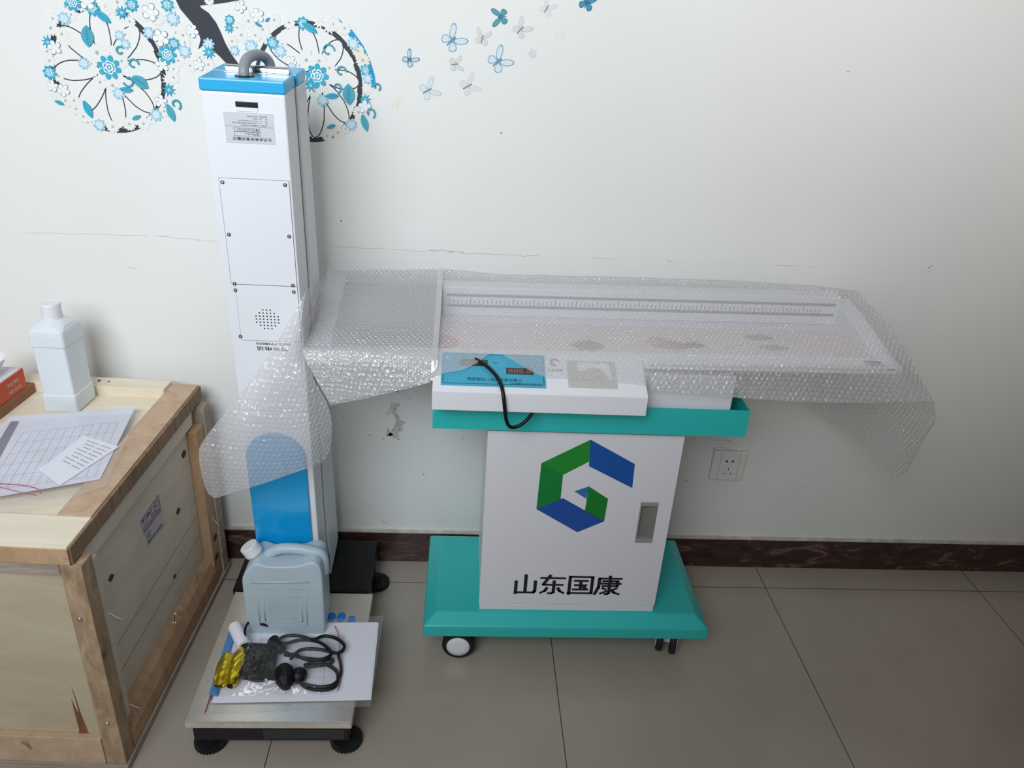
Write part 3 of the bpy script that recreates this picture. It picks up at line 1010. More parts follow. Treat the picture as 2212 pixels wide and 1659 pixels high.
for j, cnt in enumerate((3, 5, 7, 7, 7, 5, 3)):
    for k in range(cnt):
        holes.lathe([(.0015, -.0812), (.0003, -.0813)], (hx + (k - (cnt - 1) / 2) * .0068, 0, hz + (3 - j) * .0064), 8, 'y')
build('speaker_holes', holes, M['dark'], p2)
nx0, nz1 = (-0.4465,0.6729)
for body, w, z0, h in (('服务电话', .060, -.017, .0088), ('0632-7728855', .066, -.0045, .0046)):
    mb = text_mb(body, w, h, lambda a, b, w=w, z0=z0, h=h: (nx0 + w - a, -.0805, nz1 + z0 + h - b - .002), .01)
    mb.xf = colx
    build('phone_lettering', mb, M['ink'], head)
# blue lower cover with its rounded top and the turning knob
bxc, bxr = -.4305, .0610
bz_top = (-0.4199,0.4666)[1]
pts = [(bxc - bxr, .012), (bxc + bxr, .012)] + [(bxc + bxr * math.cos(k * PI / 20), bz_top - bxr + bxr * math.sin(k * PI / 20)) for k in range(21)]
build('front_cover', CM().prism(pts, -.0865, -.0805, 'y'), M['blue'], lower, bevel=.002, label='bright blue front cover with a rounded top')
kx, kz = (-0.4272,0.3829)
build('turning_knob', CM().lathe([(.019, -.0865), (.0185, -.0935), (.016, -.095), (.0005, -.095)], (kx, 0, kz), 28, 'y'), M['blue'], lower, bevel=.001)
bf = CM().tube([(X1 - .002, -.004, .10), (X1 + .003, -.002, .07), (X1 + .001, -.004, .03), (X1 - .006, -.006, .012)], .004, 8)
build('blue_lead', bf, M['blue'], lower, smooth=True)

# ================================================================== jerry can on the platform
JX, JY, JZ = -.4165, -.350, .0989
jug = thing('jerry_can', (JX, JY, JZ), 'translucent pale plastic jerry can with white cap standing on the steel platform', 'jerry can')
prof = [(-.076, 0), (.076, 0), (.0815, .006), (.0830, .06), (.0835, .12), (.0835, .165), (.0825, .185), (.0790, .201), (.0700, .209), (.0560, .208), (.0380, .200), (.0150, .196), (-.0150, .195), (-.0330, .197), (-.0460, .203), (-.0560, .203), (-.0680, .192), (-.0770, .178), (-.0830, .164), (-.0850, .15), (-.0850, .12), (-.0845, .06), (-.0815, .006)]
JT = lambda p: (JX + p[0], JY + p[1], JZ + p[2] * .96)
jb = MB(JT)
jb.prism(prof, -.040, .040, 'y')
body = build('can_body', jb, M['hdpe'], jug, bevel=.012, seg=5)
for pl in body.data.polygons:
    pl.use_smooth = True
em = MB(JT)
em.cyl((-.066, -.0395, .152), (.056, -.0395, .156), .003, n=8)


def frame_lines(mb, x0, x1, z0, z1, y, w=.0012):
    for a, b in (((x0, z0), (x1, z0)), ((x1, z0), (x1, z1)), ((x1, z1), (x0, z1)), ((x0, z1), (x0, z0))):
        mb.cyl((a[0], y, a[1]), (b[0], y, b[1]), w, n=6)


frame_lines(em, -.056, .046, .028, .134, -.0398)
frame_lines(em, -.044, .036, .040, .112, -.0398)
em.cyl((-.03, -.0398, .05), (.025, -.0398, .0505), .001, n=6)
for rx, rz in ((.030, .014), (.020, .009)):
    em.tube([(-.004 + rx * math.cos(k * PI / 12), -.0398, .082 + rz * math.sin(k * PI / 12)) for k in range(24)], .0008, 6, closed=True)
build('moulded_relief', em, M['hdpe'], jug, smooth=True)
hd = catmull([(-.040, 0, .188), (-.028, 0, .203), (-.006, 0, .214), (.028, 0, .214), (.062, 0, .207), (.076, 0, .198), (.080, 0, .180), (.080, 0, .15)], 6)
build('handle', MB(JT).tube(hd, .0118, 14), M['hdpe'], jug, smooth=True)
na, nd = Vector((-.058, 0, .190)), Vector((-.50, 0, .866))
build('neck', MB(JT).cyl(na - nd * .012, na + nd * .016, .0165, n=22), M['hdpe'], jug, smooth=False, bevel=.001)
build('screw_cap', MB(JT).cyl(na + nd * .012, na + nd * .036, .0205, .0195, n=26), M['capwhite'], jug, bevel=.002)

# ---------------------------------------------------------------- papers, bag and accessories on the platform
PZ = .0992
zs = [(-0.538,-0.605),(-0.213,-0.584),(-0.212,-0.327),(-0.543,-0.365)]
zb = thing('zip_bag', (-.38, -.47, PZ), 'flat empty-looking clear zip bag under the white papers on the steel platform', 'plastic bag')


def sheetgrid(q, z, nx=14, ny=10, amp=.0008, sd=0.0):
    q = [Vector((p[0], p[1], 0)) for p in q]
    rows = []
    for j in range(ny):
        a, b = q[0].lerp(q[3], j / (ny - 1)), q[1].lerp(q[2], j / (ny - 1))
        row = []
        for i in range(nx):
            p = a.lerp(b, i / (nx - 1))
            row.append((p.x, p.y, z + amp * (1 + noise.noise((p.x * 22, p.y * 22, sd)))))
        rows.append(row)
    return MB().grid(rows)


clearf = film('clear_bag_film', (214, 218, 216), .14, .08, .35, 24)
build('clear_film', sheetgrid(zs, PZ, amp=.0006), clearf, zb, smooth=True)
zz = [Vector((p[0], p[1], PZ + .002)) for p in [(-0.531,-0.602),(-0.536,-0.391)]]
build('zip_line', MB().cyl(zz[0], zz[1], .001, n=6), M['redzip'], zb)

# papers
pa = [(-.5245, -.5785), (-.216, -.569), (-.2235, -.352), (-.528, -.362)]
for k, (z, dx, dy) in enumerate(((.1014, .003, -.001), (.1022, 0, 0))):
    o = build('paper_sheet', sheetgrid([(p[0] + dx, p[1] + dy) for p in pa], z, amp=.0003, sd=k), M['paper'], solid=.0003)
    tag(o, ('lower white blank sheet, its edge showing at the right under the top one', 'top white blank sheet on the steel platform under the cable bag')[k], 'paper')
fz = .1032
fq = [(-0.465,-0.548),(-0.276,-0.543),(-0.291,-0.392),(-0.473,-0.405)]
form2 = build('printed_form', sheetgrid(fq, fz, amp=.0002), M['paper2'], solid=.0003)
tag(form2, 'printed form with a grid of lines inside the cable bag', 'form')
f2 = MB()
FQ = [Vector((p[0], p[1], fz + .0012)) for p in fq]


def f2line(a, b, w=.0004):
    d = (b - a).normalized()
    n = Vector((-d.y, d.x, 0)) * w
    f2.add([a + n, b + n, b - n, a - n], [(0, 1, 2, 3)])


for k in range(7):
    t = .05 + k * .15
    f2line(FQ[0].lerp(FQ[3], t), FQ[1].lerp(FQ[2], t))
for t in (.03, .3, .62, .8, .97):
    f2line(FQ[0].lerp(FQ[1], t), FQ[3].lerp(FQ[2], t))
build('printed_grid', f2, M['line'], form2)

# blue packet along the left edge
bp_ = [(-0.534,-0.562),(-0.516,-0.566),(-0.526,-0.4),(-0.542,-0.392)]
o = build('blue_packet', MB().prism(bp_, .1032, .109, 'z'), M['bluefilm'], bevel=.002)
tag(o, 'long flat blue film packet at the left edge of the cable bag', 'packet')
# white roll
ra, rb = Vector((-0.528,-0.388,0.12)), Vector((-0.494,-0.446,0.12))
rd = (rb - ra).normalized()
roll = thing('white_roll', ((ra.x + rb.x) / 2, (ra.y + rb.y) / 2, .1035), 'small white paper roll above the gold foil packet in the cable bag', 'roll')
build('paper_roll', MB().cyl(ra, rb, .0145, n=24), M['paper'], roll, bevel=.0015)
build('roll_core', MB().cyl(rb - rd * .002, rb + rd * .0015, .0075, n=18), M['dark'], roll)
# gold foil packet: two crumpled lobes
ga, gb = Vector((-0.505,-0.452,0.118)), Vector((-0.504,-0.552,0.118))


def crumple(mb_rows, amp, fr, seed=0):
    return [[Vector(p) + Vector((noise.noise((p[0] * fr, p[1] * fr, p[2] * fr + seed)), noise.noise((p[0] * fr + 9, p[1] * fr, p[2] * fr + seed)), noise.noise((p[0] * fr, p[1] * fr + 7, p[2] * fr + seed)))) * amp for p in r] for r in mb_rows]


def lobe(a, b, r, off, seed, zmin, n=16, m=12):
    d = (b - a).normalized()
    s = Vector((-d.y, d.x, 0))
    rows = []
    for i in range(m):
        t = i / (m - 1)
        rr = r * (math.sin(PI * (0.06 + .88 * t)) ** .45)
        c = a.lerp(b, t) + s * off
        rows.append([c + s * rr * math.cos(2 * PI * k / n) + Vector((0, 0, 1)) * rr * .8 * math.sin(2 * PI * k / n) for k in range(n + 1)])
    rows = crumple(rows, .0038, 90, seed)
    for r_ in rows:
        r_[-1] = r_[0].copy()
        for p in r_:
            p.z = max(p.z, zmin)
    return rows


gf = MB().grid(lobe(ga, gb, .016, .0095, 1, .1035)).grid(lobe(ga + Vector((-.004, -.012, 0)), gb, .0155, -.0125, 5, .1035))
o = build('gold_foil_packet', gf, M['gold'])
tag(o, 'crumpled shiny gold foil packet at the left of the cable bag', 'packet')

# power adapter, its lead with a round jack, coiled mains lead, two plugs
ad = thing('power_adapter', (-.45, -.44, .1034), 'flat black power adapter with a thin jack lead next to the gold foil', 'adapter')
aq = [(-0.479,-0.525),(-0.412,-0.527),(-0.426,-0.443),(-0.483,-0.439)]
build('adapter_case', MB().prism(aq, .1045, .126, 'z'), mat('matt_black_plastic', (12, 12, 14), .7, spec=.15), ad, bevel=.004, seg=3)
jl = [(-0.48,-0.449,0.12), (-0.493,-0.433,0.128), (-0.5,-0.407,0.132), (-0.495,-0.383,0.132), (-0.481,-0.381,0.13)]
build('adapter_lead', MB().tube(catmull(jl, 8), .0028, 8), M['cable'], ad, smooth=True)
ja, jb_ = Vector((-0.485,-0.38,0.13)), Vector((-0.463,-0.391,0.128))
build('jack_plug', MB().cyl(ja, jb_, .0048, .0038, n=14).cyl(jb_, jb_ + (jb_ - ja) * .3, .0024, n=10), M['cable'], ad)
jl = [(-0.485,-0.449,0.112), (-0.485,-0.478,0.108), (-0.48,-0.512,0.107), (-0.463,-0.524,0.107), (-0.439,-0.527,0.107), (-0.416,-0.518,0.109)]
build('adapter_lead', MB().tube(catmull(jl, 8), .0026, 8), M['cable'], ad, smooth=True)

ml = thing('mains_lead', (-.33, -.45, .1034), 'coiled thick black mains lead with plugs in the clear bag on the papers', 'cable')
cp = [(-0.388,-0.485,0.124), (-0.373,-0.457,0.122), (-0.335,-0.453,0.12), (-0.295,-0.461,0.118), (-0.284,-0.441,0.118), (-0.303,-0.421,0.119), (-0.331,-0.414,0.12), (-0.353,-0.427,0.122), (-0.381,-0.415,0.12), (-0.414,-0.413,0.118), (-0.427,-0.429,0.118), (-0.41,-0.435,0.118), (-0.377,-0.426,0.12), (-0.337,-0.437,0.124), (-0.307,-0.468,0.126), (-0.323,-0.484,0.124), (-0.358,-0.483,0.122), (-0.386,-0.462,0.116), (-0.373,-0.468,0.112), (-0.322,-0.475,0.112), (-0.307,-0.47,0.11), (-0.309,-0.483,0.11), (-0.35,-0.491,0.11), (-0.358,-0.486,0.11), (-0.331,-0.478,0.109), (-0.297,-0.497,0.109), (-0.286,-0.52,0.109), (-0.29,-0.544,0.109), (-0.313,-0.552,0.109), (-0.343,-0.547,0.109), (-0.359,-0.535,0.109)]
build('lead', MB().tube(catmull(cp, 6), .0036, 10), M['cable'], ml, smooth=True)
cp = [(-0.353,-0.537,0.109), (-0.32,-0.543,0.108), (-0.293,-0.536,0.108), (-0.283,-0.514,0.108), (-0.285,-0.489,0.108), (-0.294,-0.462,0.112)]
build('lead', MB().tube(catmull(cp, 6), .0034, 10), M['cable'], ml, smooth=True)
pa_, pb_ = Vector((-0.438,-0.431,0.122)), Vector((-0.411,-0.458,0.122))
build('plug_body', MB().cyl(pa_, pb_, .0145, .011, n=18), M['cable'], ml, bevel=.003)
for c_, d_, r_ in (((-0.4,-0.502,0.12), (-0.383,-0.555,0.118), .021), ((-0.361,-0.509,0.12), (-0.367,-0.539,0.116), .0165)):
    a, b = Vector(c_), Vector(d_)
    build('plug_body', MB().tube([a, a.lerp(b, .25), a.lerp(b, .7), b], [r_ * .62, r_, r_ * .9, r_ * .42], 14), M['cable'], ml, bevel=.003)
for k in range(5):
    a = Vector((-0.403,-0.47,0.124)).lerp(Vector((-0.378,-0.477,0.124)), k / 4)
    build('strain_relief', MB().tube([a, a + Vector((.003, -.0008, 0))], .0062 - .0006 * k, 12), M['cable'], ml)

# the clear bag over them
bq = [(-0.522,-0.566),(-0.271,-0.553),(-0.29,-0.37),(-0.546,-0.354)]
bag = thing('accessory_bag', (-.40, -.46, .1034), 'crinkled clear plastic bag holding cables, foil packet and roll on the papers', 'plastic bag')
Q = [Vector((p[0], p[1], 0)) for p in bq]
rows = []
for j in range(22):
    t = j / 21
    a, b = Q[0].lerp(Q[3], t), Q[1].lerp(Q[2], t)
    row = []
    for i in range(34):
        s = i / 33
        p = a.lerp(b, s)
        e = min(1, 5 * min(s, 1 - s)) * min(1, 4 * min(t, 1 - t))
        hgt = .1042 + .040 * e ** .6 * (.72 + .30 * noise.noise((p.x * 16, p.y * 16, 2)))
        hgt -= .016 * e * max(0, (s - .55) / .45)
        row.append((p.x, p.y, hgt + .003 * noise.noise((p.x * 60, p.y * 60, 4)) * e))
    rows.append(row)
build('clear_film', MB().grid(rows), film('clear_crinkled_film', (216, 220, 224), .025, .05, .9, 38), bag, smooth=True)
rz = [(-0.317,-0.368,0.106), (-0.303,-0.401,0.11), (-0.295,-0.441,0.112), (-0.29,-0.48,0.112), (-0.281,-0.514,0.108), (-0.281,-0.539,0.106), (-0.283,-0.551,0.106)]
build('zip_line', MB().tube(catmull(rz, 5), .0008, 6), M['redzip'], bag, label='thin red zip line')

# ================================================================== wheeled trolley
tr = thing('wheeled_trolley', (.205, -.22, 0), 'white cabinet trolley on a teal base with casters and a teal top tray', 'trolley')
bx0, bx1, by0, by1 = -.119, .530, -.380, -.052
base = MB()
ring = lambda i, z: [(bx0 + i, by0 + i, z), (bx1 - i, by0 + i, z), (bx1 - i, by1 - i, z), (bx0 + i, by1 - i, z)]
vs = ring(0, .0885) + ring(0, .1185) + ring(.0285, .1395)
fs = [(3, 2, 1, 0), (8, 9, 10, 11)] + [(a + k, a + (k + 1) % 4, a + 4 + (k + 1) % 4, a + 4 + k) for a in (0, 4) for k in range(4)]
build('base', base.add(vs, fs), M['teal'], tr, bevel=.003, seg=3)


def caster(x, y, ang):
    ca, sa = math.cos(ang), math.sin(ang)
    xf = lambda p: (x + p[0] * ca - p[1] * sa, y + p[0] * sa + p[1] * ca, p[2])
    root = build('caster', MB(xf).lathe([(.012, .058), (.012, .0885)], (.010, 0, 0), 16).box(-.012, .016, -.0085, .0085, .030, .062), M['capwhite'], tr, bevel=.001, label='white caster housing')
    for s in (-1, 1):
        t = MB(xf).lathe([(.012, .008), (.034, .008), (.0375, .011), (.0375, .020), (.034, .0235), (.026, .0235), (.012, .022)], (0, 0, .0375), 32, 'y') if s > 0 else \
            MB(xf).lathe([(.012, -.008), (.034, -.008), (.0375, -.011), (.0375, -.020), (.034, -.0235), (.026, -.0235), (.012, -.022)], (0, 0, .0375), 32, 'y')
        w = build('wheel', t, M['rubber'], root, smooth=False, label='black rubber wheel')
        build('wheel_cap', MB(xf).lathe([(.0275, s * .0225), (.0265, s * .0250), (.016, s * .0262), (.0004, s * .0265)], (0, 0, .0375), 28, 'y'), M['capwhite'], w, smooth=True, label='white wheel cap')


caster(-.038, -.335, -.06)
caster(.460, -.318, 1.25)
caster(-.040, -.10, .5)
caster(.455, -.10, 2.6)

CY = -.347
bodyc = build('cabinet', MB().box(.0055, .4045, CY + .016, -.11, .1395, .6155), M['white2'], tr, bevel=.002)
build('plinth', MB().box(.0055, .4045, CY + .001, CY + .016, .1395, .1555), M['white2'], tr, bevel=.001)
hx0, hx1, hz0, hz1 = .3365, .3755, .336, .4425
dz0, dz1 = .1582, .6060
door = MB()
door.box(.004, hx0, CY, CY + .0155, dz0, dz1).box(hx1, .4055, CY, CY + .0155, dz0, dz1).box(hx0, hx1, CY, CY + .0155, dz0, hz0).box(hx0, hx1, CY, CY + .0155, hz1, dz1)
dr = build('door', door, M['white2'], tr)
build('door_gap', MB().box(.006, .404, CY + .004, CY + .0158, .6062, .6150), M['greydark'], tr)
hb_ = MB().box(hx0, hx1, CY - .0012, CY + .012, hz1 - .010, hz1).box(hx0, hx1, CY - .0012, CY + .012, hz0, hz0 + .010).box(hx0, hx0 + .0035, CY - .0008, CY + .012, hz0, hz1)
hd_ = build('door_handle', hb_, M['greyplastic'], dr, bevel=.0012, label='grey recessed pull handle')
build('handle_recess', MB().box(hx0 + .001, hx1 - .0005, CY + .0095, CY + .0118, hz0, hz1).prism([(hx1 - .013, CY + .0095), (hx1 - .0003, CY + .0095), (hx1 - .0003, CY + .0005)], hz0 + .008, hz1 - .008, 'z'), M['greydark'], hd_)
LG = CY - .0007
green1, green2, green3 = mat('logo_green_bright', (34, 140, 52), 0.3), mat('logo_green', (14, 128, 58), 0.3), mat('logo_green_deep', (20, 124, 46), 0.3)
blue1, blue2, blue3 = mat('logo_blue', (22, 84, 166), 0.3), mat('logo_blue_violet', (32, 80, 166), 0.3), mat('logo_blue_pale', (46, 112, 178), 0.3)


def crop(p):
    return p


logo_polys = [
    ([(0.213,0.592),(0.215,0.54),(0.164,0.506),(0.117,0.533)], green1),
    ([(0.117,0.533),(0.164,0.506),(0.164,0.445),(0.115,0.419)], green2),
    ([(0.213,0.592),(0.311,0.537),(0.313,0.478),(0.216,0.529)], blue1),
    ([(0.115,0.419),(0.169,0.448),(0.263,0.391),(0.208,0.361)], blue2),
    ([(0.221,0.479),(0.265,0.449),(0.263,0.391),(0.219,0.418)], green3),
    ([(0.192,0.466),(0.221,0.479),(0.219,0.448)], blue3)]
for k, (pts, m_) in enumerate(logo_polys):
    build('logo_panel', MB().prism(pts, LG - .00012 * (k % 2), CY + .0005, 'y'), m_, dr)
STROKES = {
    '山': [[(.09, .0), (.09, .66)], [(.49, .06), (.49, 1.0)], [(.90, .68), (.90, .14), (.84, .06), (.05, .06)]],
    '东': [[(.02, .86), (.98, .86)], [(.38, 1.0), (.12, .50), (.90, .50)], [(.55, .70), (.55, .08), (.48, .03), (.34, .03)], [(.28, .32), (.20, .16), (.03, .05)], [(.72, .32), (.80, .16), (.96, .05)]],
    '国': [[(.07, .0), (.07, .95), (.94, .95), (.94, .06), (.03, .06)], [(.25, .74), (.76, .74)], [(.28, .50), (.72, .50)], [(.22, .26), (.78, .26)], [(.50, .74), (.50, .26)], [(.62, .42), (.70, .33)]],
    '康': [[(.55, 1.0), (.55, .88)], [(.98, .88), (.16, .88), (.15, .40), (.03, .02)], [(.30, .74), (.85, .74), (.85, .47), (.30, .47)], [(.24, .605), (.97, .605)], [(.56, .82), (.56, .08), (.50, .03), (.42, .03)], [(.30, .36), (.42, .29)], [(.24, .06), (.46, .18)], [(.84, .36), (.72, .28)], [(.64, .26), (.76, .12), (.95, .03)]]}
for ch, (x0, w) in zip('山东国康', ((.0795, .053), (.1385, .056), (.2005, .058), (.2615, .060))):
    mb = MB()
    for q_, st in enumerate(STROKES[ch]):
        for a_, b_ in zip(st, st[1:]):
            p, q = Vector((x0 + a_[0] * w, .189 + a_[1] * .052)), Vector((x0 + b_[0] * w, .189 + b_[1] * .052))
            d = (q - p).normalized()
            hw = .0037 if abs(d.y) > .6 else .0027
            n_ = Vector((-d.y, d.x)) * hw
            p, q = p - d * .0022, q + d * .0022
            lv = LG - .00003 * q_
            mb.add([(v.x, lv, v.y) for v in (p + n_, q + n_, q - n_, p - n_)], [(0, 1, 2, 3)])
    build('lettering', mb, M['ink'], dr)

# teal tray on top
tx0, tx1, ty0, ty1, tz0, tz1 = -.1065, .524, -.362, -.075, .6165, .6765
tray = MB().box(tx0 + .0015, tx1 - .0015, ty0 + .0015, ty1 - .0015, tz0 + .0004, tz0 + .003)
for q in ((tx0, tx1, ty0, ty0 + .003), (tx0, tx1, ty1 - .003, ty1), (tx0, tx0 + .003, ty0, ty1), (tx1 - .003, tx1, ty0, ty1)):
    tray.box(q[0], q[1], q[2] + (.0031 if q[1] - q[0] < .1 else 0), q[3] - (.0031 if q[1] - q[0] < .1 else 0), tz0, tz1)
build('top_tray', tray, M['teal'], tr, label='open teal tray on top of the cabinet')

# ================================================================== infant scale sitting in the tray
isc = thing('infant_scale', (.22, -.22, tz0 + .003), 'long white infant height and weight scale sitting in the teal tray under bubble wrap', 'scale')
build('housing', MB().box(-.088, .4885, -.347, -.088, tz0 + .0035, .7435), M['white2'], isc, bevel=.002)
CX0, CX1 = -.1065, .3015
console = build('console', MB().prism([(-.410, .6835), (-.410, .7235), (-.335, .7565), (-.3505, .7565), (-.3505, .6835)][0:2] + [(-.318, .7640), (-.318, .6835)], CX0, CX1, 'x'), M['white'], isc, bevel=.0015)


def cpl(x, y, d):
    """point on the sloping console top"""
    n = Vector((0, -.4027, .9153))
    p = Vector((x, y, .7565 + (y + .335) * .44)) + n * d
    return tuple(p)


def cpoly(pts, d):
    mb = MB()
    n = len(pts)
    mb.add([cpl(x, y, d) for x, y in pts] + [cpl(x, y, -.0005) for x, y in pts], [list(range(n))] + [(i, (i + 1) % n, n + (i + 1) % n, n + i) for i in range(n)])
    return mb


def cquad(x0, x1, y0, y1, d):
    return cpoly([(x0, y0), (x1, y0), (x1, y1), (x0, y1)], d)


panel = build('control_panel', cquad(-.0915, .1075, -.3965, -.3205, .0006), mat('panel_blue', (64, 168, 198), 0.3), isc, label='light blue control panel')
navy = mat('panel_navy_print', (16, 92, 128), 0.4)
bl_ = MB()
pts = [(-.085, -.3915), (.101, -.3905), (.1035, -.388), (.1035, -.326), (.100, -.3235), (-.085, -.3235), (-.0875, -.326), (-.0875, -.389)]
bl_.tube([cpl(x, y, .0007) for x, y in pts], .0007, 4, closed=True)
build('panel_border', bl_, navy, panel)
for body, x, y, w, h, m_ in (('精密婴幼儿身高体重测量仪', -.042, -.3845, .104, .0075, navy), ('山东国康电子科技有限公司', .0385, -.3925 + .002, .060, .0036, M['ink']), ('身长', .0075, -.3435, .0075, .0035, M['ink'])):
    build('panel_lettering', text_mb(body, w, h, lambda a, b, x=x, y=y: cpl(x + a, y + b, .0009), .012), m_, panel)
disp = mat('display_glass', (58, 50, 52), 0.2)
dig = mat('display_digit', (150, 96, 92), 0.4)
for x0, x1, y0, y1 in ((-.056, -.0035, -.3505, -.3365), (.032, .084, -.367, -.353)):
    ds = build('display', cquad(x0, x1, y0, y1, .0014), disp, panel)
    build('display_digits', text_mb('888.8', x1 - x0 - .008, .0095, lambda a, b, x0=x0, y0=y0: cpl(x0 + .004 + a, y0 + .0022 + b, .0016)), dig, ds)
# printer with its flap and torn paper
pr = build('printer_flap', cquad(.150, .2445, -.3925, -.331, .0016), mat('printer_grey', (196, 194, 190), 0.4), isc, bevel=.0004, label='pale grey printer flap')
build('printer_window', cpoly([(.170, -.345), (.172, -.356), (.188, -.353), (.200, -.346), (.214, -.349), (.226, -.362), (.232, -.376), (.236, -.372), (.232, -.336), (.172, -.336)], .0021), M['white'], pr)
sl_ = [((0.123 + a * .0017, -.342 + b * .0017)) for a, b in ((0, 0),)]
for pts, m_ in (([(.126, -.3265), (.118, -.331), (.118, -.341), (.122, -.339), (.122, -.333), (.127, -.330)], green2), ([(.126, -.3265), (.136, -.331), (.135, -.335), (.127, -.330)], blue1), ([(.118, -.341), (.122, -.339), (.130, -.342), (.126, -.346)], blue2)):
    build('small_logo', cpoly(pts, .0008), mat('small_logo_print', (150, 128, 116), 0.5), isc)
build('small_lettering', text_mb('山东国康', .030, .0052, lambda a, b: cpl(.112 + a, -.3565 + b, .0009), .01), mat('small_lettering_print', (120, 112, 106), 0.5), isc)

# the measuring bed: a shallow tray with rims, a ruler rail behind and a raised foot end
BL, BR = -.3475, .808


def rimz(x):
    return .757 + .0165 * (x + .37) / 1.18


def slopebox(mb, x0, x1, y0, y1, d0, d1):
    vs = [(x, y, rimz(x) + d) for d in (d0, d1) for y in (y0, y1) for x in (x0, x1)]
    return mb.add(vs, [(0, 2, 3, 1), (4, 5, 7, 6), (0, 1, 5, 4), (2, 6, 7, 3), (0, 4, 6, 2), (1, 3, 7, 5)])


bedm = MB()
for xa, xb, yf in ((BL, CX0 - .0004, -.342), (CX0 - .0003, CX1 + .0003, -.3175), (CX1 + .0004, BR, -.342)):
    slopebox(bedm, xa, xb, yf, -.060, -.0165, -.009)
    slopebox(bedm, xa, xb, yf, -.294, -.0091, 0.0)


def headslope(x0, x1, y0, y1, d):
    zt = lambda x, y: rimz(x) + d + (y + .2945) * .262
    return MB().add([(x, y, rimz(x) - .0091) for y in (y0, y1) for x in (x0, x1)] + [(x, y, zt(x, y)) for y in (y0, y1) for x in (x0, x1)],
                    [(0, 2, 3, 1), (4, 5, 7, 6), (0, 1, 5, 4), (2, 6, 7, 3), (0, 4, 6, 2), (1, 3, 7, 5)])


bed = build('measuring_bed', bedm, M['white'], isc, bevel=.003)
build('bed_end', headslope(BL, BL + .038, -.2945, -.052, .0), M['white'], isc, bevel=.002)
build('head_mat', headslope(BL + .0382, -.100, -.2935, -.075, -.003), mat('grey_mat', (84, 89, 91), 0.5), isc, label='grey head end mat')
build('bed_mat', slopebox(MB(), -.100, BR - .02, -.300, -.145, -.009, -.0045), mat('pale_pink_mat', (224, 214, 212), 0.5), isc, label='pale pinkish mat')
rl = MB()
slopebox(rl, -.098, BR - .02, -.098, -.056, -.009, .058)
rail_ = build('ruler_rail', rl, M['white'], isc, bevel=.003)
slopebox(g_ := MB(), -.09, BR - .03, -.0988, -.0975, .036, .042)
slopebox(g_, -.09, BR - .03, -.0988, -.0975, .012, .018)
build('rail_groove', g_, mat('rail_groove_grey', (126, 130, 136), 0.4), rail_)
tk = MB()
for k in range(90):
    x = -.085 + k * .0093
    slopebox(tk, x, x + .0016, -.0986, -.0975, .020, .033 if k % 5 == 0 else .028)
build('ruler_ticks', tk, M['greyink'], rail_)
fe = []
for y, d in ((-.342, 0), (-.315, .001), (-.285, .005), (-.245, .012), (-.19, .024), (-.13, .036), (-.060, .044)):
    fe.append((y, rimz(BR) + d))
build('foot_end', MB().prism([(-.060, rimz(BR) - .016), (-.342, rimz(BR) - .016)] + fe, BR - .022, BR + .016, 'x'), M['white'], isc, bevel=.004)
for (x, y), w, h, c in (((0.202,-0.257), .030, .026, (168, 156, 152)), ((0.355,-0.233), .026, .030, (214, 170, 160)), ((0.386,-0.247), .030, .022, (180, 160, 154)), ((0.425,-0.243), .020, .016, (140, 134, 134)), ((0.579,-0.192), .026, .016, (164, 158, 158)), ((0.592,-0.247), .030, .012, (166, 162, 162)), ((-0.087,-0.255), .024, .040, (206, 168, 168))):
    z = rimz(x) - .0045
    build('mat_print', MB().prism([(x + w * (1 + .3 * math.sin(2.3 * k)) * math.cos(k * PI / 9), y + h * (1 + .2 * math.cos(3.1 * k)) * math.sin(k * PI / 9)) for k in range(18)], z - .0002, z + .0006, 'z'), mat('mat_print_ink', c, 0.6), isc)
sn = [(0.732,-0.342),(0.781,-0.336)]
for k, (body, h) in enumerate((('身高体重测量仪', .013), ('L2205023 GK-L', .008))):
    build('rim_lettering', text_mb(body, .040, h, lambda a, b, k=k: (.752 + a, -.325 - .012 * k + b, rimz(.76) + .0007), .012), M['ink'], bed)

# black power lead hanging over the console
lead = [cpl(-.028, -.338, .005), cpl(-.008, -.352, .006), cpl(.012, -.375, .006), cpl(.022, -.398, .006), (.027, -.4165, .716), (.030, -.418, .695), (.034, -.417, .672), (.040, -.415, .657), (.050, -.412, .652), (.066, -.408, .658), (.080, -.400, .670), (.088, -.390, .6815), (.092, -.375, .6825)]
build('power_lead', MB().tube(catmull(lead, 8), .0036, 10), M['cable'], isc, smooth=True, label='black power lead hanging over the console edge')

# ================================================================== bubble wrap sheet
TOPZ = [(-.37, .822), (-.25, .830), (-.1, .838), (.05, .832), (.46, .840), (.7, .839), (.845, .828)]


def pl(x, tab):
    if x <= tab[0][0]:
        return tab[0][1]
    for a, b in zip(tab, tab[1:]):
        if x <= b[0]:
            t = (x - a[0]) / (b[0] - a[0])
            return a[1] + (b[1] - a[1]) * t
    return tab[-1][1]


def ccl(y, d=.0065):
    return .7565 + (min(y, -.318) + .335) * .44 + d


cols = []


def column_std(x, hem):
    t = pl(x, TOPZ)
    r = rimz(x)
    cols.append([(x, -.036, .775), (x, -.046, t), (x, -.100, t - (.004 if x > -.11 else .011)), (x, -.165, r + (.036 if x > -.11 else .042)), (x, -.245, r + .018), (x, -.322, r + .008), (x, -.351, r + .0005), hem])


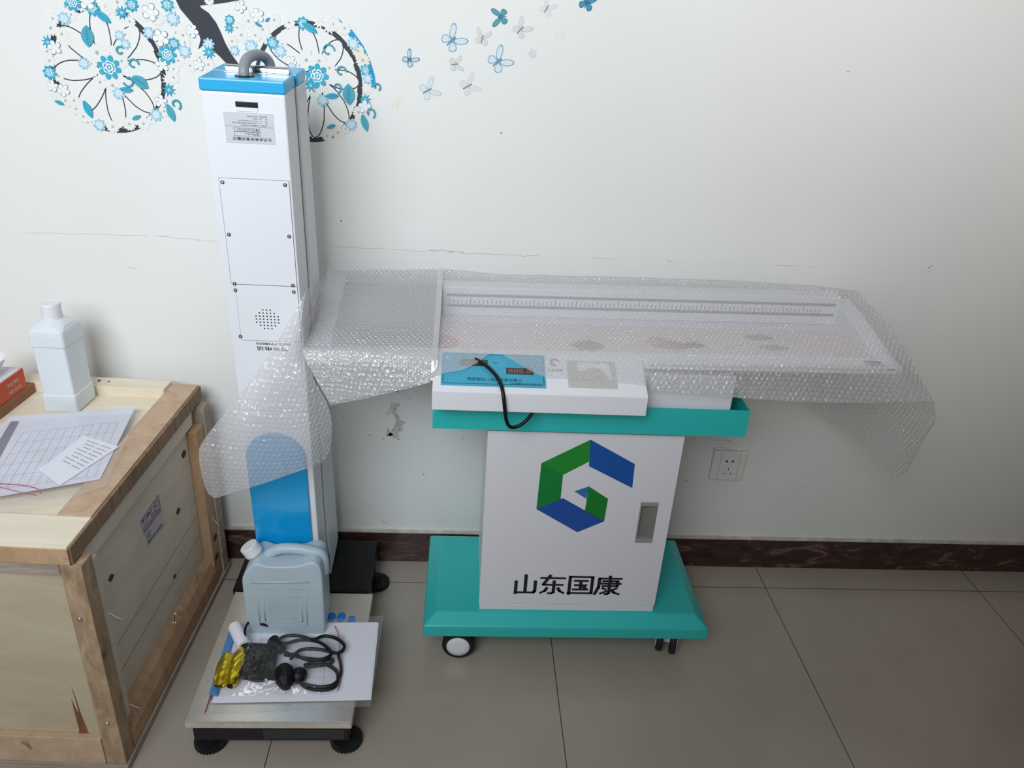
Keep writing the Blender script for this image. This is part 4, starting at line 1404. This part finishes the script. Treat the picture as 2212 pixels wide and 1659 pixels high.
def column_con(x, hy):
    t = pl(x, TOPZ)
    r = rimz(x)
    y6 = min(-.322, -.30 + (hy + .30) * .62)
    y5 = min(-.300, -.30 + (hy + .30) * .25)
    z6 = max(ccl(y6), r + .006 if y6 > -.318 else 0)
    zh = max(ccl(hy), r + .006 if hy > -.318 else 0)
    cols.append([(x, -.036, .775), (x, -.046, t), (x, -.100, t - .004), (x, -.165, r + .036), (x, -.245, r + .018), (x, y5, r + .008), (x, y6, z6), (x, hy, zh)])


column_std(-.351, (-.301, -.374, .667))
column_std(-.315, (-.275, -.374, .674))
column_std(-.250, (-.235, -.374, .683))
column_std(-.175, (-.170, -.374, .703))
column_std(-.112, (-.1125, -.376, .722))
for x, y in ((-.104, -.384), (-.08, -.3765), (-.05, -.3685), (-.024, -.352), (-.006, -.334), (.008, -.3245), (.020, -.3255), (.034, -.336), (.050, -.346), (.066, -.3575), (.084, -.3695), (.108, -.381), (.16, -.381), (.206, -.3835), (.255, -.3865), (.2985, -.390)):
    column_con(x, y)
column_std(.3095, (.309, -.377, .722))
column_std(.40, (.40, -.378, .717))
column_std(.476, (.476, -.378, .712))
column_std(.56, (.56, -.378, .709))
column_std(.644, (.644, -.378, .707))
column_std(.74, (.745, -.378, .711))
column_std(.80, (.82, -.378, .716))
cols.append([(.842, -.036, .775), (.845, -.046, .828), (.852, -.100, .823), (.860, -.165, .809), (.866, -.245, .786), (.866, -.322, .755), (.872, -.351, .740), (.884, -.377, .718)])


def sheet(colset, nu, nv, amp, seed, lift=0.0):
    """smooth sheet through the control columns; its UV is in metres along the film"""
    nc = len(colset)
    fine = [catmull(c, nv) for c in colset]
    ln_ = [0.0]
    for a, b in zip(colset, colset[1:]):
        ln_.append(ln_[-1] + max((Vector(a[4]) - Vector(b[4])).length, (Vector(a[7 if len(a) > 7 else -1]) - Vector(b[7 if len(b) > 7 else -1])).length * .8))
    rows, uvs = [], []
    total = ln_[-1]
    for i in range(nu + 1):
        u = total * i / nu
        k = max(j for j in range(nc - 1) if ln_[j] <= u + 1e-9)
        t = (u - ln_[k]) / (ln_[k + 1] - ln_[k])
        row, uv = [], []
        v = 0.0
        prev = None
        for j in range(len(fine[0])):
            p = fine[k][j].lerp(fine[k + 1][j], t)
            if prev is not None:
                v += (p - prev).length
            prev = p
            q = Vector((p.x * 9, p.y * 9, p.z * 9 + seed))
            n1 = noise.noise(q) + .5 * noise.noise(q * 2.7)
            row.append((p.x, p.y - amp * .4 * n1, p.z + amp * (n1 + .6) + lift))
            uv.append((u, v))
        rows.append(row)
        uvs += uv
    return rows, uvs


wrapm = wrap_mat()
wr = MB()
wr.uv = []
rows, uvs = sheet(cols, 300, 8, .0022, 0)
wr.grid(rows); wr.uv += uvs
# second layer folded back over the head end
cols2 = [[Vector(p) + Vector((0, -.002, .004)) for p in c] for c in cols[:5]] + [[(-.100, p[1] - .002, p[2] + .004) for p in cols[4]]]
cols2 = [c[1:] for c in cols2]
rows, uvs = sheet(cols2, 70, 8, .0020, 4, .0015)
wr.grid(rows); wr.uv += [(a + 3.003, b + 2.001) for a, b in uvs]
# heat sealed seam ridge of that layer
seamr = [[(p[0] + dx, p[1] - .003, p[2] + .0065) for p in catmull(cols2[-1], 8)] for dx in (-.010, .001)]
n_ = len(seamr[0])
wr.grid(seamr); wr.uv += [(a * .003, b * .0009) for a in range(2) for b in range(n_)]


def drape(curves, nu, nv, seed, amp, uvoff):
    """film between ruled curves: first curve is the outer edge, last the inner edge"""
    fine = [catmull(c, nv) for c in curves]
    m = len(fine[0])
    rows, uvs = [], []
    for i in range(nu + 1):
        s = i / nu * (len(curves) - 1)
        row, uv = [], []
        for j in range(m):
            pts = catmull([f[j] for f in fine], 8) if False else None
            k = min(int(s), len(curves) - 2)
            t = s - k
            a, b, c, d = fine[max(k - 1, 0)][j], fine[k][j], fine[k + 1][j], fine[min(k + 2, len(curves) - 1)][j]
            p = 0.5 * ((2 * b) + (c - a) * t + (2 * a - 5 * b + 4 * c - d) * t * t + (3 * b - a - 3 * c + d) * t ** 3)
            q = Vector((p.x * 10, p.y * 10, p.z * 10 + seed))
            p = p + Vector((0, -amp * (noise.noise(q) + .5 * noise.noise(q * 2.3) + .5), 0))
            row.append(tuple(p))
            uv.append((p.x + uvoff[0] + p.y * .4, p.z + uvoff[1] - p.y * .7))
        rows.append(row)
        uvs += uv
    return rows, uvs


P0 = (-.3515, -.070, .8215)
edgeA = [P0, (-0.336,-0.336,0.889), (-0.346,-0.345,0.876), (-0.382,-0.362,0.813), (-0.429,-0.372,0.74), (-0.483,-0.385,0.67), (-0.54,-0.395,0.594), (-0.55,-0.4,0.562), (-0.545,-0.402,0.489), (-0.53,-0.402,0.467)]
edgeM = [P0, (-0.338,-0.338,0.882), (-0.35,-0.35,0.852), (-0.375,-0.372,0.757), (-0.404,-0.386,0.695), (-0.432,-0.396,0.63), (-0.449,-0.402,0.572), (-0.45,-0.404,0.547), (-0.443,-0.405,0.516), (-0.439,-0.405,0.504)]
edgeN = [P0, (-.3525, -.334, .812), (-.3530, -.347, .780), (-0.354,-0.376,0.74), (-0.348,-0.388,0.688), (-0.355,-0.394,0.632), (-0.36,-0.398,0.588), (-0.359,-0.399,0.568), (-0.357,-0.399,0.543), (-0.355,-0.399,0.537)]
edgeB = [P0, (-.3495, -.200, .797), (-.3495, -.325, .768), (-.330, -.368, .722), (-0.308,-0.373,0.674), (-0.3,-0.373,0.637), (-0.301,-0.372,0.606), (-0.305,-0.37,0.576), (-0.314,-0.37,0.548), (-0.322,-0.37,0.535)]
rows, uvs = drape([edgeA, edgeM, edgeN, edgeB], 90, 9, 2, .004, (5.002, 4.001))
wr.grid(rows); wr.uv += uvs
# hanging tail beyond the foot end
c_top = [(.845, -.046, .828), (.860, -.165, .809), (.866, -.245, .786), (.868, -.322, .753), (.884, -.377, .718)]
c_mid = [(.842, -.05, .752), (.862, -.15, .735), (.880, -.235, .715), (.892, -.31, .695), (.896, -.372, .690)]
c_bot = [(0.793,-0.05,0.535), (0.861,-0.12,0.515), (0.893,-0.2,0.505), (0.935,-0.27,0.471), (0.905,-0.36,0.66)]
c_low = [tuple(Vector(a).lerp(Vector(b), .5) + Vector((.008, 0, 0))) for a, b in zip(c_mid, c_bot)]
rows, uvs = drape([c_top, c_mid, c_low, c_bot], 40, 8, 8, .003, (8.001, 4.003))
uvs = [(p[1] * 1.0 + 9, p[2] + 4) for r_ in rows for p in r_]
wr.grid(rows); wr.uv += uvs
bw = build('bubble_wrap_sheet', wr, wrapm, smooth=True)
tag(bw, 'large clear bubble wrap sheet draped over the infant scale and hanging off both ends', 'bubble wrap')

# ================================================================== wall socket
so = thing('wall_socket', (.648, 0, .285), 'white square five-hole wall socket right of the trolley, low on the wall', 'socket')
pw = mat('socket_plastic', (226, 227, 224), 0.35)
pl_ = build('socket_plate', MB().box(.605, .6915, -.0110, -.0002, .2855, .3705), pw, so, bevel=.003)
build('socket_face', MB().box(.6245, .674, -.0120, -.0095, .2865, .3695), pw, so, bevel=.0008)
build('plate_shadow_gap', MB().box(.6042, .6923, -.0024, -.0002, .2849, .3712), M['scuff'], so)  # grey rim painting the shadow outline around the plate
build('plate_seam', MB().box(.6238, .6244, -.0113, -.0100, .2870, .3690).box(.6741, .6747, -.0113, -.0100, .2870, .3690), M['scuffdark'], so)


def pin(pts):
    build('pin_hole', MB().prism(pts, -.0123, -.0118, 'y'), M['dark'], so)


sxc = .6488
for s in (-1, 1):
    pin([(sxc + s * .0075 + .0012, .3405), (sxc + s * .0075 + .0012, .3475), (sxc + s * .0075 - .0012, .3475), (sxc + s * .0075 - .0012, .3405)])
    pin([(sxc + s * .0045, .3440), (sxc + s * .0062, .3460), (sxc + s * .0115, .3448), (sxc + s * .0115, .3432), (sxc + s * .0062, .3420)])
    pin([(sxc + s * .0095, .3035), (sxc + s * .0110, .3045), (sxc + s * .0065, .3090), (sxc + s * .0050, .3080)])
pin([(sxc - .0009, .3165), (sxc + .0009, .3165), (sxc + .0009, .3230), (sxc - .0009, .3230)])

# ================================================================== wall decal: flowered bicycle with a rider's legs
FLOWERS = [('D', (-0.806,1.327), 16), ('D', (-0.836,1.319), 14), ('D', (-0.76,1.325), 16), ('D', (-0.737,1.333), 16), ('D', (-0.691,1.315), 15), ('D', (-0.666,1.31), 15), ('D', (-0.641,1.33), 14), ('D', (-0.633,1.285), 14), ('D', (-0.871,1.28), 15), ('D', (-0.864,1.297), 13), ('D', (-0.846,1.262), 13), ('D', (-0.886,1.237), 13), ('D', (-0.885,1.22), 13), ('D', (-0.885,1.163), 14), ('D', (-0.868,1.146), 14), ('D', (-0.85,1.131), 13), ('D', (-0.783,1.1), 14), ('D', (-0.749,1.107), 14), ('D', (-0.675,1.136), 13), ('D', (-0.648,1.202), 13), ('D', (-0.635,1.234), 13), ('D', (-0.62,1.281), 14), ('D', (-0.613,1.226), 13), ('D', (-0.78,1.204), 17), ('D', (-0.794,1.185), 15), ('D', (-0.77,1.18), 16), ('D', (-0.76,1.205), 15), ('D', (-0.789,1.229), 16), ('D', (-0.763,1.229), 14), ('A', (-0.821,1.328), 17), ('C', (-0.794,1.332), 17), ('A', (-0.785,1.319), 14), ('F', (-0.75,1.322), 16), ('E', (-0.731,1.315), 14), ('A', (-0.71,1.33), 13), ('C', (-0.677,1.319), 17), ('A', (-0.643,1.334), 13), ('B', (-0.636,1.31), 14), ('B', (-0.842,1.298), 13), ('D', (-0.828,1.306), 12), ('D', (-0.719,1.3), 12), ('D', (-0.852,1.27), 14), ('E', (-0.881,1.254), 13), ('C', (-0.87,1.245), 14), ('A', (-0.888,1.198), 14), ('D', (-0.873,1.192), 12), ('C', (-0.888,1.173), 12), ('C', (-0.868,1.166), 13), ('D', (-0.851,1.147), 13), ('D', (-0.838,1.117), 14), ('B', (-0.808,1.102), 13), ('D', (-0.823,1.107), 9), ('D', (-0.72,1.109), 14), ('D', (-0.703,1.118), 10), ('B', (-0.692,1.128), 13), ('C', (-0.679,1.155), 13), ('F', (-0.66,1.197), 14), ('E', (-0.66,1.178), 14), ('D', (-0.646,1.218), 12), ('C', (-0.667,1.225), 14), ('A', (-0.655,1.244), 19), ('A', (-0.639,1.265), 12), ('B', (-0.62,1.252), 13), ('C', (-0.663,1.274), 17), ('B', (-0.685,1.282), 12), ('D', (-0.731,1.276), 12), ('B', (-0.733,1.259), 10), ('B', (-0.742,1.274), 10), ('D', (-0.79,1.24), 20), ('D', (-0.765,1.239), 18), ('D', (-0.745,1.227), 14), ('D', (-0.805,1.219), 11), ('A', (-0.771,1.214), 24), ('B', (-0.819,1.219), 12), ('B', (-0.76,1.166), 13), ('D', (-0.618,1.268), 12), ('C', (-0.601,1.29), 13), ('B', (-0.572,1.268), 12), ('E', (-0.573,1.253), 14), ('D', (-0.592,1.243), 10), ('C', (-0.595,1.229), 12), ('D', (-0.577,1.23), 13), ('D', (-0.491,1.314), 15), ('D', (-0.507,1.288), 14), ('D', (-0.465,1.301), 15), ('D', (-0.457,1.284), 12), ('D', (-0.374,1.263), 17), ('D', (-0.396,1.238), 15), ('D', (-0.351,1.214), 16), ('D', (-0.37,1.191), 14), ('D', (-0.328,1.319), 15), ('D', (-0.282,1.155), 13), ('D', (-0.322,1.106), 12), ('D', (-0.348,1.104), 12), ('C', (-0.504,1.339), 12), ('C', (-0.473,1.325), 14), ('A', (-0.527,1.314), 10), ('E', (-0.529,1.3), 11), ('D', (-0.514,1.301), 12), ('D', (-0.48,1.289), 13), ('D', (-0.526,1.276), 12), ('B', (-0.49,1.268), 14), ('A', (-0.447,1.277), 13), ('B', (-0.433,1.263), 12), ('D', (-0.429,1.276), 10), ('D', (-0.441,1.319), 13), ('D', (-0.413,1.316), 13), ('A', (-0.386,1.316), 13), ('F', (-0.355,1.32), 15), ('F', (-0.335,1.312), 16), ('D', (-0.305,1.312), 13), ('B', (-0.289,1.285), 13), ('Y', (-0.28,1.272), 13), ('Y', (-0.271,1.255), 15), ('A', (-0.266,1.237), 12), ('B', (-0.262,1.221), 11), ('F', (-0.262,1.201), 15), ('E', (-0.268,1.18), 13), ('C', (-0.269,1.166), 14), ('B', (-0.298,1.13), 13), ('Y', (-0.326,1.112), 14), ('Y', (-0.31,1.12), 10), ('D', (-0.383,1.249), 19), ('D', (-0.358,1.249), 17), ('D', (-0.338,1.237), 14), ('A', (-0.363,1.221), 24), ('E', (-0.377,1.202), 14), ('B', (-0.354,1.174), 13), ('C', (-0.413,1.245), 11), ('B', (-0.412,1.236), 9), ('F', (-0.354,1.197), 14), ('D', (-0.563,1.347), 10), ('B', (-0.523,1.259), 10)]
LEAVES = [((-0.803,1.269), 40, 88, 't'), ((-0.768,1.306), 35, -36, 'c'), ((-0.714,1.19), 36, -38, 't'), ((-0.744,1.174), 27, -2, 'c'), ((-0.826,1.132), 36, -70, 'c'), ((-0.88,1.142), 19, -20, 't'), ((-0.732,1.121), 20, 25, 't'), ((-0.662,1.134), 36, -72, 't'), ((-0.373,1.309), 34, -30, 'c'), ((-0.301,1.189), 42, 92, 't'), ((-0.335,1.184), 28, 5, 'c'), ((-0.339,1.124), 20, 20, 't'), ((-0.27,1.135), 36, -74, 't'), ((-0.454,1.319), 12, 40, 'c'), ((-0.472,1.309), 14, -20, 'c')]
CURLS = [((-0.723,1.223), 11, 0), ((-0.745,1.246), 9, 40), ((-0.65,1.151), 11, -60), ((-0.737,1.191), 12, 200), ((-0.339,1.27), 13, 0), ((-0.315,1.232), 11, 0), ((-0.324,1.201), 10, -90), ((-0.258,1.155), 11, -60), ((-0.244,1.207), 8, -60)]
LEG = [(-0.629,1.355),(-0.626,1.343),(-0.62,1.328),(-0.6,1.304),(-0.59,1.289),(-0.587,1.275),(-0.594,1.257),(-0.581,1.267),(-0.571,1.262),(-0.554,1.247),(-0.534,1.226),(-0.512,1.227),(-0.528,1.249),(-0.54,1.272),(-0.547,1.292),(-0.554,1.308),(-0.566,1.324),(-0.579,1.332),(-0.582,1.336),(-0.569,1.338),(-0.537,1.343),(-0.506,1.35),(-0.478,1.364)]
FENDER = [(-0.317,1.329),(-0.291,1.31),(-0.269,1.282),(-0.256,1.255),(-0.248,1.229),(-0.245,1.205),(-0.25,1.204),(-0.256,1.205),(-0.259,1.228),(-0.266,1.254),(-0.283,1.281),(-0.303,1.306)]
WHEELS = [((-0.775,1.208), (-0.663,1.215), (-0.794,1.088), (-0.773,1.21)), ((-0.38,1.206), (-0.273,1.212), (-0.386,1.09), (-0.363,1.22))]


MUC = {'cyan': (58, 168, 196), 'teal': (76, 168, 182), 'pale': (164, 206, 226), 'white': (238, 242, 244), 'cream': (229, 230, 226), 'yellow': (228, 226, 212), 'grey': (172, 180, 177), 'ink': (52, 56, 66), 'outline': (120, 132, 146), 'inner': (230, 231, 228), 'blue': (28, 150, 204), 'deep': (24, 130, 178)}
MU = {k: mat('decal_' + k, v, 0.55, spec=0.3) for k, v in MUC.items()}
UNIT = .00098


def layered(name, layers, parent, label=None):
    """flat vinyl shapes stacked in depth: (points, material, level)"""
    me = bpy.data.meshes.new(name)
    org = Vector((0, 0, 0)) + (parent.location if parent else Vector((layers[0][0][0][0], 0, layers[0][0][0][1])))
    vs, fs, mi, mats_ = [], [], [], []
    for pts, m, lev in layers:
        if m not in mats_:
            mats_.append(m)
        n = len(vs)
        d = -.0006 - lev * .00003
        k = len(pts)
        vs += [Vector((x, d, z)) - org for x, z in pts] + [Vector((x, -.0001, z)) - org for x, z in pts]
        fs.append([n + i for i in range(k)]); mi.append(mats_.index(m))
        for i in range(k):
            fs.append([n + i, n + (i + 1) % k, n + k + (i + 1) % k, n + k + i]); mi.append(mats_.index(m))
    me.from_pydata(vs, [], fs)
    for m in mats_:
        me.materials.append(m)
    for p, i in zip(me.polygons, mi):
        p.material_index = i
    bm = bmesh.new(); bm.from_mesh(me)
    bmesh.ops.recalc_face_normals(bm, faces=bm.faces)
    bm.to_mesh(me); bm.free()
    o = bpy.data.objects.new(name, me)
    COL.objects.link(o)
    if parent:
        o.parent = parent
    else:
        o.location = org
    if label:
        o['label'] = label
    return o


def lobes(x, z, r, n, inner, ph=0.0, sharp=False, m=8):
    out = []
    for k in range(n):
        for j in range(m if not sharp else 2):
            if sharp:
                a = (k + j * .5) / n * 2 * PI + ph
                rr = r if j == 0 else r * inner
            else:
                t = j / m
                a = (k + t) / n * 2 * PI + ph
                rr = r * (inner + (1 - inner) * math.sin(PI * t) ** .55)
            out.append((x + rr * math.cos(a), z + rr * math.sin(a)))
    return out


def disc(x, z, r, n=12):
    return [(x + r * math.cos(2 * PI * k / n), z + r * math.sin(2 * PI * k / n)) for k in range(n)]


(wc1, we1, wb1, wh1), (wc2, we2, wb2, wh2) = WHEELS
mural = thing('bicycle_wall_decal', (wc1[0] + .2, 0, wc1[1]), 'wall decal of a flower covered bicycle with a dark leg on the pedal', 'wall decal')
lev = 0
for wc, we, wbm, wh in WHEELS:
    rx, rz = we[0] - wc[0], wc[1] - wbm[1]
    layered('wheel_disc', [([(wc[0] + rx * .95 * math.cos(k * PI / 24), wc[1] + rz * .95 * math.sin(k * PI / 24)) for k in range(48)], MU['inner'], 0)], mural)
    # tyre, broken where flowers cover it
    segs = []
    for k in range(48):
        a, b = k * PI / 24, (k + 1) * PI / 24
        r_out = 1.0
        r_in = .93 - .012 * ((k * 7) % 3)
        segs.append(([(wc[0] + rx * r * math.cos(t), wc[1] + rz * r * math.sin(t)) for r, t in ((r_out, a), (r_out, b), (r_in, b), (r_in, a))], MU['ink'], 1))
    layered('tyre', segs, mural, 'dark tyre ring')
    for k in range(8):
        a = k * PI / 4 + .06
        ca, sa = math.cos(a), math.sin(a)
        inner, outer = .16, .93
        pts = []
        for j in range(25):
            t = j / 24 * 2 * PI
            u = (inner + outer) / 2 - (outer - inner) / 2 * math.cos(t)
            v = .155 * math.sin(t) * (1 if u < .6 else 1.05)
            hx_, hz_ = wh[0] + (wc[0] - wh[0]) * u, wh[1] + (wc[1] - wh[1]) * u
            pts.append((hx_ + rx * (u * ca - v * sa), hz_ + rz * (u * sa + v * ca)))
        st = []
        for j in range(24):
            p, q = Vector(pts[j]), Vector(pts[j + 1])
            d = (q - p).normalized() * .0011
            nrm = Vector((-d.y, d.x))
            st.append(([tuple(p + nrm), tuple(q + nrm), tuple(q - nrm), tuple(p - nrm)], MU['ink'], 2))
        layered('spoke_loop', st, mural)
layered('rider_leg', [(LEG, MU['ink'], 3)], mural, 'dark grey silhouette of a leg with pointed shoe')
layered('mudguard', [(FENDER, MU['blue'], 1)], mural, 'bright blue mudguard arc')
for (x, z), l, ang, c in LEAVES:
    l *= UNIT
    ca, sa = math.cos(math.radians(ang)), math.sin(math.radians(ang))
    w = l * (.30 if c == 't' and l > .03 and ang not in (-72, -74) else .2)
    out = []
    for k in range(16):
        t = k / 15
        out.append((-l / 2 + l * t, w * math.sin(PI * t) ** .8))
    for k in range(14, 0, -1):
        t = k / 15
        out.append((-l / 2 + l * t, -w * math.sin(PI * t) ** .8))
    T = lambda p: (x + p[0] * ca - p[1] * sa, z + p[0] * sa + p[1] * ca)
    ls = [([T(p) for p in out], MU['teal' if c == 't' else 'cyan'], 120)]
    ls.append(([T(p) for p in ((-l * .45, .0005), (l * .42, .0005), (l * .42, -.0005), (-l * .45, -.0005))], MU['deep'], 121))
    if l > .03 and w > l * .25:
        for k in range(5):
            u = -l * .3 + k * l * .13
            for s in (-1, 1):
                ls.append(([T(p) for p in ((u, 0), (u + l * .1, s * w * .62), (u + l * .115, s * w * .6), (u + .001, 0))], MU['deep'], 121))
    layered('leaf', ls, mural)
for (x, z), r, a0 in CURLS:
    r *= UNIT
    st = []
    pts = [(x + r * (1 - .045 * k) * math.cos(math.radians(a0) + k * .42), z + r * (1 - .045 * k) * math.sin(math.radians(a0) + k * .42)) for k in range(13)]
    for j in range(12):
        p, q = Vector(pts[j]), Vector(pts[j + 1])
        d = (q - p).normalized() * .0016
        nrm = Vector((-d.y, d.x))
        st.append(([tuple(p + nrm), tuple(q + nrm), tuple(q - nrm), tuple(p - nrm)], MU['teal'], 123))
    layered('tendril', st, mural)
KN = {'A': 'rosette', 'B': 'rosette', 'C': 'outlined_blossom', 'D': 'cream_daisy', 'Y': 'cream_daisy', 'E': 'star_flower', 'F': 'star_flower'}
FCLS = []
for i, (k, (x, z), r) in enumerate(FLOWERS):
    taken = {FCLS[j] for j in range(i) if math.hypot(FLOWERS[j][1][0] - x, FLOWERS[j][1][1] - z) < (FLOWERS[j][2] + r) * UNIT * 1.05}
    floor_ = 0 if k in 'DYF' else 7
    c_ = floor_
    while c_ in taken:
        c_ += 1
    FCLS.append(c_)
for i, (k, (x, z), r) in enumerate(FLOWERS):
    r *= UNIT
    b = 12 + FCLS[i] * 7
    ph = i * .7
    if k in 'AB':
        c = MU['cyan' if k == 'A' else 'pale']
        w = MU['white']
        ls = [(lobes(x, z, r, 8, .5, ph), c, b), (lobes(x, z, r * .56, 6, .75, ph), w, b + 1), (lobes(x, z, r * .46, 6, .75, ph), c, b + 2), (lobes(x, z, r * .34, 5, .7, ph), w, b + 3), (disc(x, z, r * .2), c, b + 4), (disc(x, z, r * .09, 8), w, b + 5)]
    elif k == 'C':
        ls = [(lobes(x, z, r, 5, .34, ph, m=10), MU['outline'], b), (lobes(x, z, r * .94, 5, .33, ph, m=10), MU['white'], b + 1)]
        for j in range(5):
            a = (j + .5) / 5 * 2 * PI + ph
            ls.append(([(x + rr * r * math.cos(a + s), z + rr * r * math.sin(a + s)) for rr, s in ((.15, -.1), (.5, -.03), (.5, .03), (.15, .1))], MU['outline'], b + 2))
    elif k in 'DY':
        ls = [(lobes(x, z, r, 13, .74, ph, m=5), MU['cream' if k == 'D' else 'yellow'], b), (disc(x, z, r * .2, 10), MU['grey'], b + 1)]
    else:
        ls = [(lobes(x, z, r, 9, .45, ph, True), MU['cyan' if k == 'E' else 'cream'], b), (disc(x, z, r * .22, 10), MU['pale' if k == 'E' else 'yellow'], b + 1)]
    layered(KN[k], ls, mural)

# ---------------------------------------------------------------- butterflies and lone blossoms flying off to the right
BF = {'o': ((124, 176, 202), (214, 224, 230)), 'd': ((70, 116, 152), (186, 210, 224)), 'p': ((190, 208, 214), (216, 224, 227)), 't': ((60, 128, 138), (84, 158, 164)), 'b': ((48, 110, 140), (62, 148, 178)), 'g': ((198, 204, 204), (212, 216, 216)), 'f': ((212, 215, 215), (219, 221, 221))}
BFM = {k: (mat('butterfly_edge_' + k, a, .6, spec=.3), mat('butterfly_wing_' + k, b, .6, spec=.3)) for k, (a, b) in BF.items()}
BFM['body'] = mat('butterfly_body', (104, 122, 130), .6)


def butterfly(x, z, size, ang, kind, label):
    s = size * UNIT
    ca, sa = math.cos(math.radians(ang)), math.sin(math.radians(ang))
    T = lambda u, v: (x + (u * ca - v * sa) * s, z + (u * sa + v * ca) * s)
    e, w = BFM[kind]
    fore = [(.02, .02), (.10, .28), (.26, .48), (.42, .56), (.50, .50), (.48, .34), (.36, .16), (.2, .02)]
    hind = [(.02, -.02), (.2, .0), (.36, -.04), (.42, -.18), (.34, -.34), (.2, -.38), (.1, -.28)]
    ls = []
    for m in (1, -1):
        for shp in (fore, hind):
            cx = sum(p[0] for p in shp) / len(shp); cz = sum(p[1] for p in shp) / len(shp)
            q = catmull([(p[0], p[1], 0) for p in shp], 4, closed=True)
            ls.append(([T(m * p.x, p.y) for p in q], e, 1))
            ls.append(([T(m * (cx + (p.x - cx) * .78), cz + (p.y - cz) * .78) for p in q], w, 2))
    ls.append(([T(-.025, -.32), T(.025, -.32), T(.03, .2), T(-.03, .2)], BFM['body'] if kind not in 'tb' else e, 3))
    o = layered('butterfly_sticker', ls, None)
    tag(o, label, 'butterfly decal', 'butterfly stickers on the wall')


for (x, z), size, ang, kind, label in (
    ((-0.093,1.302), 46, -48, 'o', 'largest pale blue outlined butterfly sticker, upper left one of the two big ones'),
    ((0.001,1.268), 46, -50, 'o', 'big pale blue outlined butterfly sticker, the lower right of the two big ones'),
    ((-0.178,1.261), 30, -42, 'd', 'small dark-edged blue butterfly sticker nearest the bicycle mudguard'),
    ((-0.14,1.205), 40, -60, 'p', 'faded grey-blue butterfly sticker right of the cream star blossom'),
    ((0.002,1.35), 34, 98, 't', 'solid teal butterfly sticker with wings spread up and down'),
    ((0.17,1.385), 34, -20, 'b', 'solid blue butterfly sticker cut by the top edge, farthest right'),
    ((-0.033,1.309), 32, -14, 'g', 'small grey butterfly sticker between the two big blue outlined ones'),
    ((0.043,1.33), 36, -42, 'g', 'grey butterfly sticker just right of and below the solid teal one'),
    ((-0.086,1.258), 30, -80, 'g', 'small grey butterfly sticker below the upper big outlined one'),
    ((-0.058,1.218), 40, -60, 'f', 'very faint butterfly sticker right of the faded grey-blue one'),
    ((0.092,1.371), 32, -30, 'f', 'very faint butterfly sticker near the top between teal and blue ones'),
):
    butterfly(x, z, size, ang, kind, label)
for (x, z), r, kind, label in (((-0.207,1.178), 16, 'F', 'cream eight-pointed star blossom sticker right of the bicycle wheel'), ((0.121,1.324), 11, 'Y', 'small round cream blossom sticker farthest right under the butterflies'), ((0.069,1.287), 10, 'G', 'barely visible pale grey blossom sticker right of the big butterflies')):
    r *= UNIT
    if kind == 'F':
        ls = [(lobes(x, z, r, 8, .42, .3, True), MU['yellow'], 1), (disc(x, z, r * .18, 8), MU['cream'], 2)]
    elif kind == 'Y':
        ls = [(lobes(x, z, r, 10, .78, 0, m=4), MU['yellow'], 1), (disc(x, z, r * .5, 10), MU['cream'], 2)]
    else:
        ls = [(lobes(x, z, r, 5, .5, 0), mat('blossom_faint', (210, 214, 214), .6), 1)]
    tag(layered('blossom_sticker', ls, None), label, 'blossom decal')
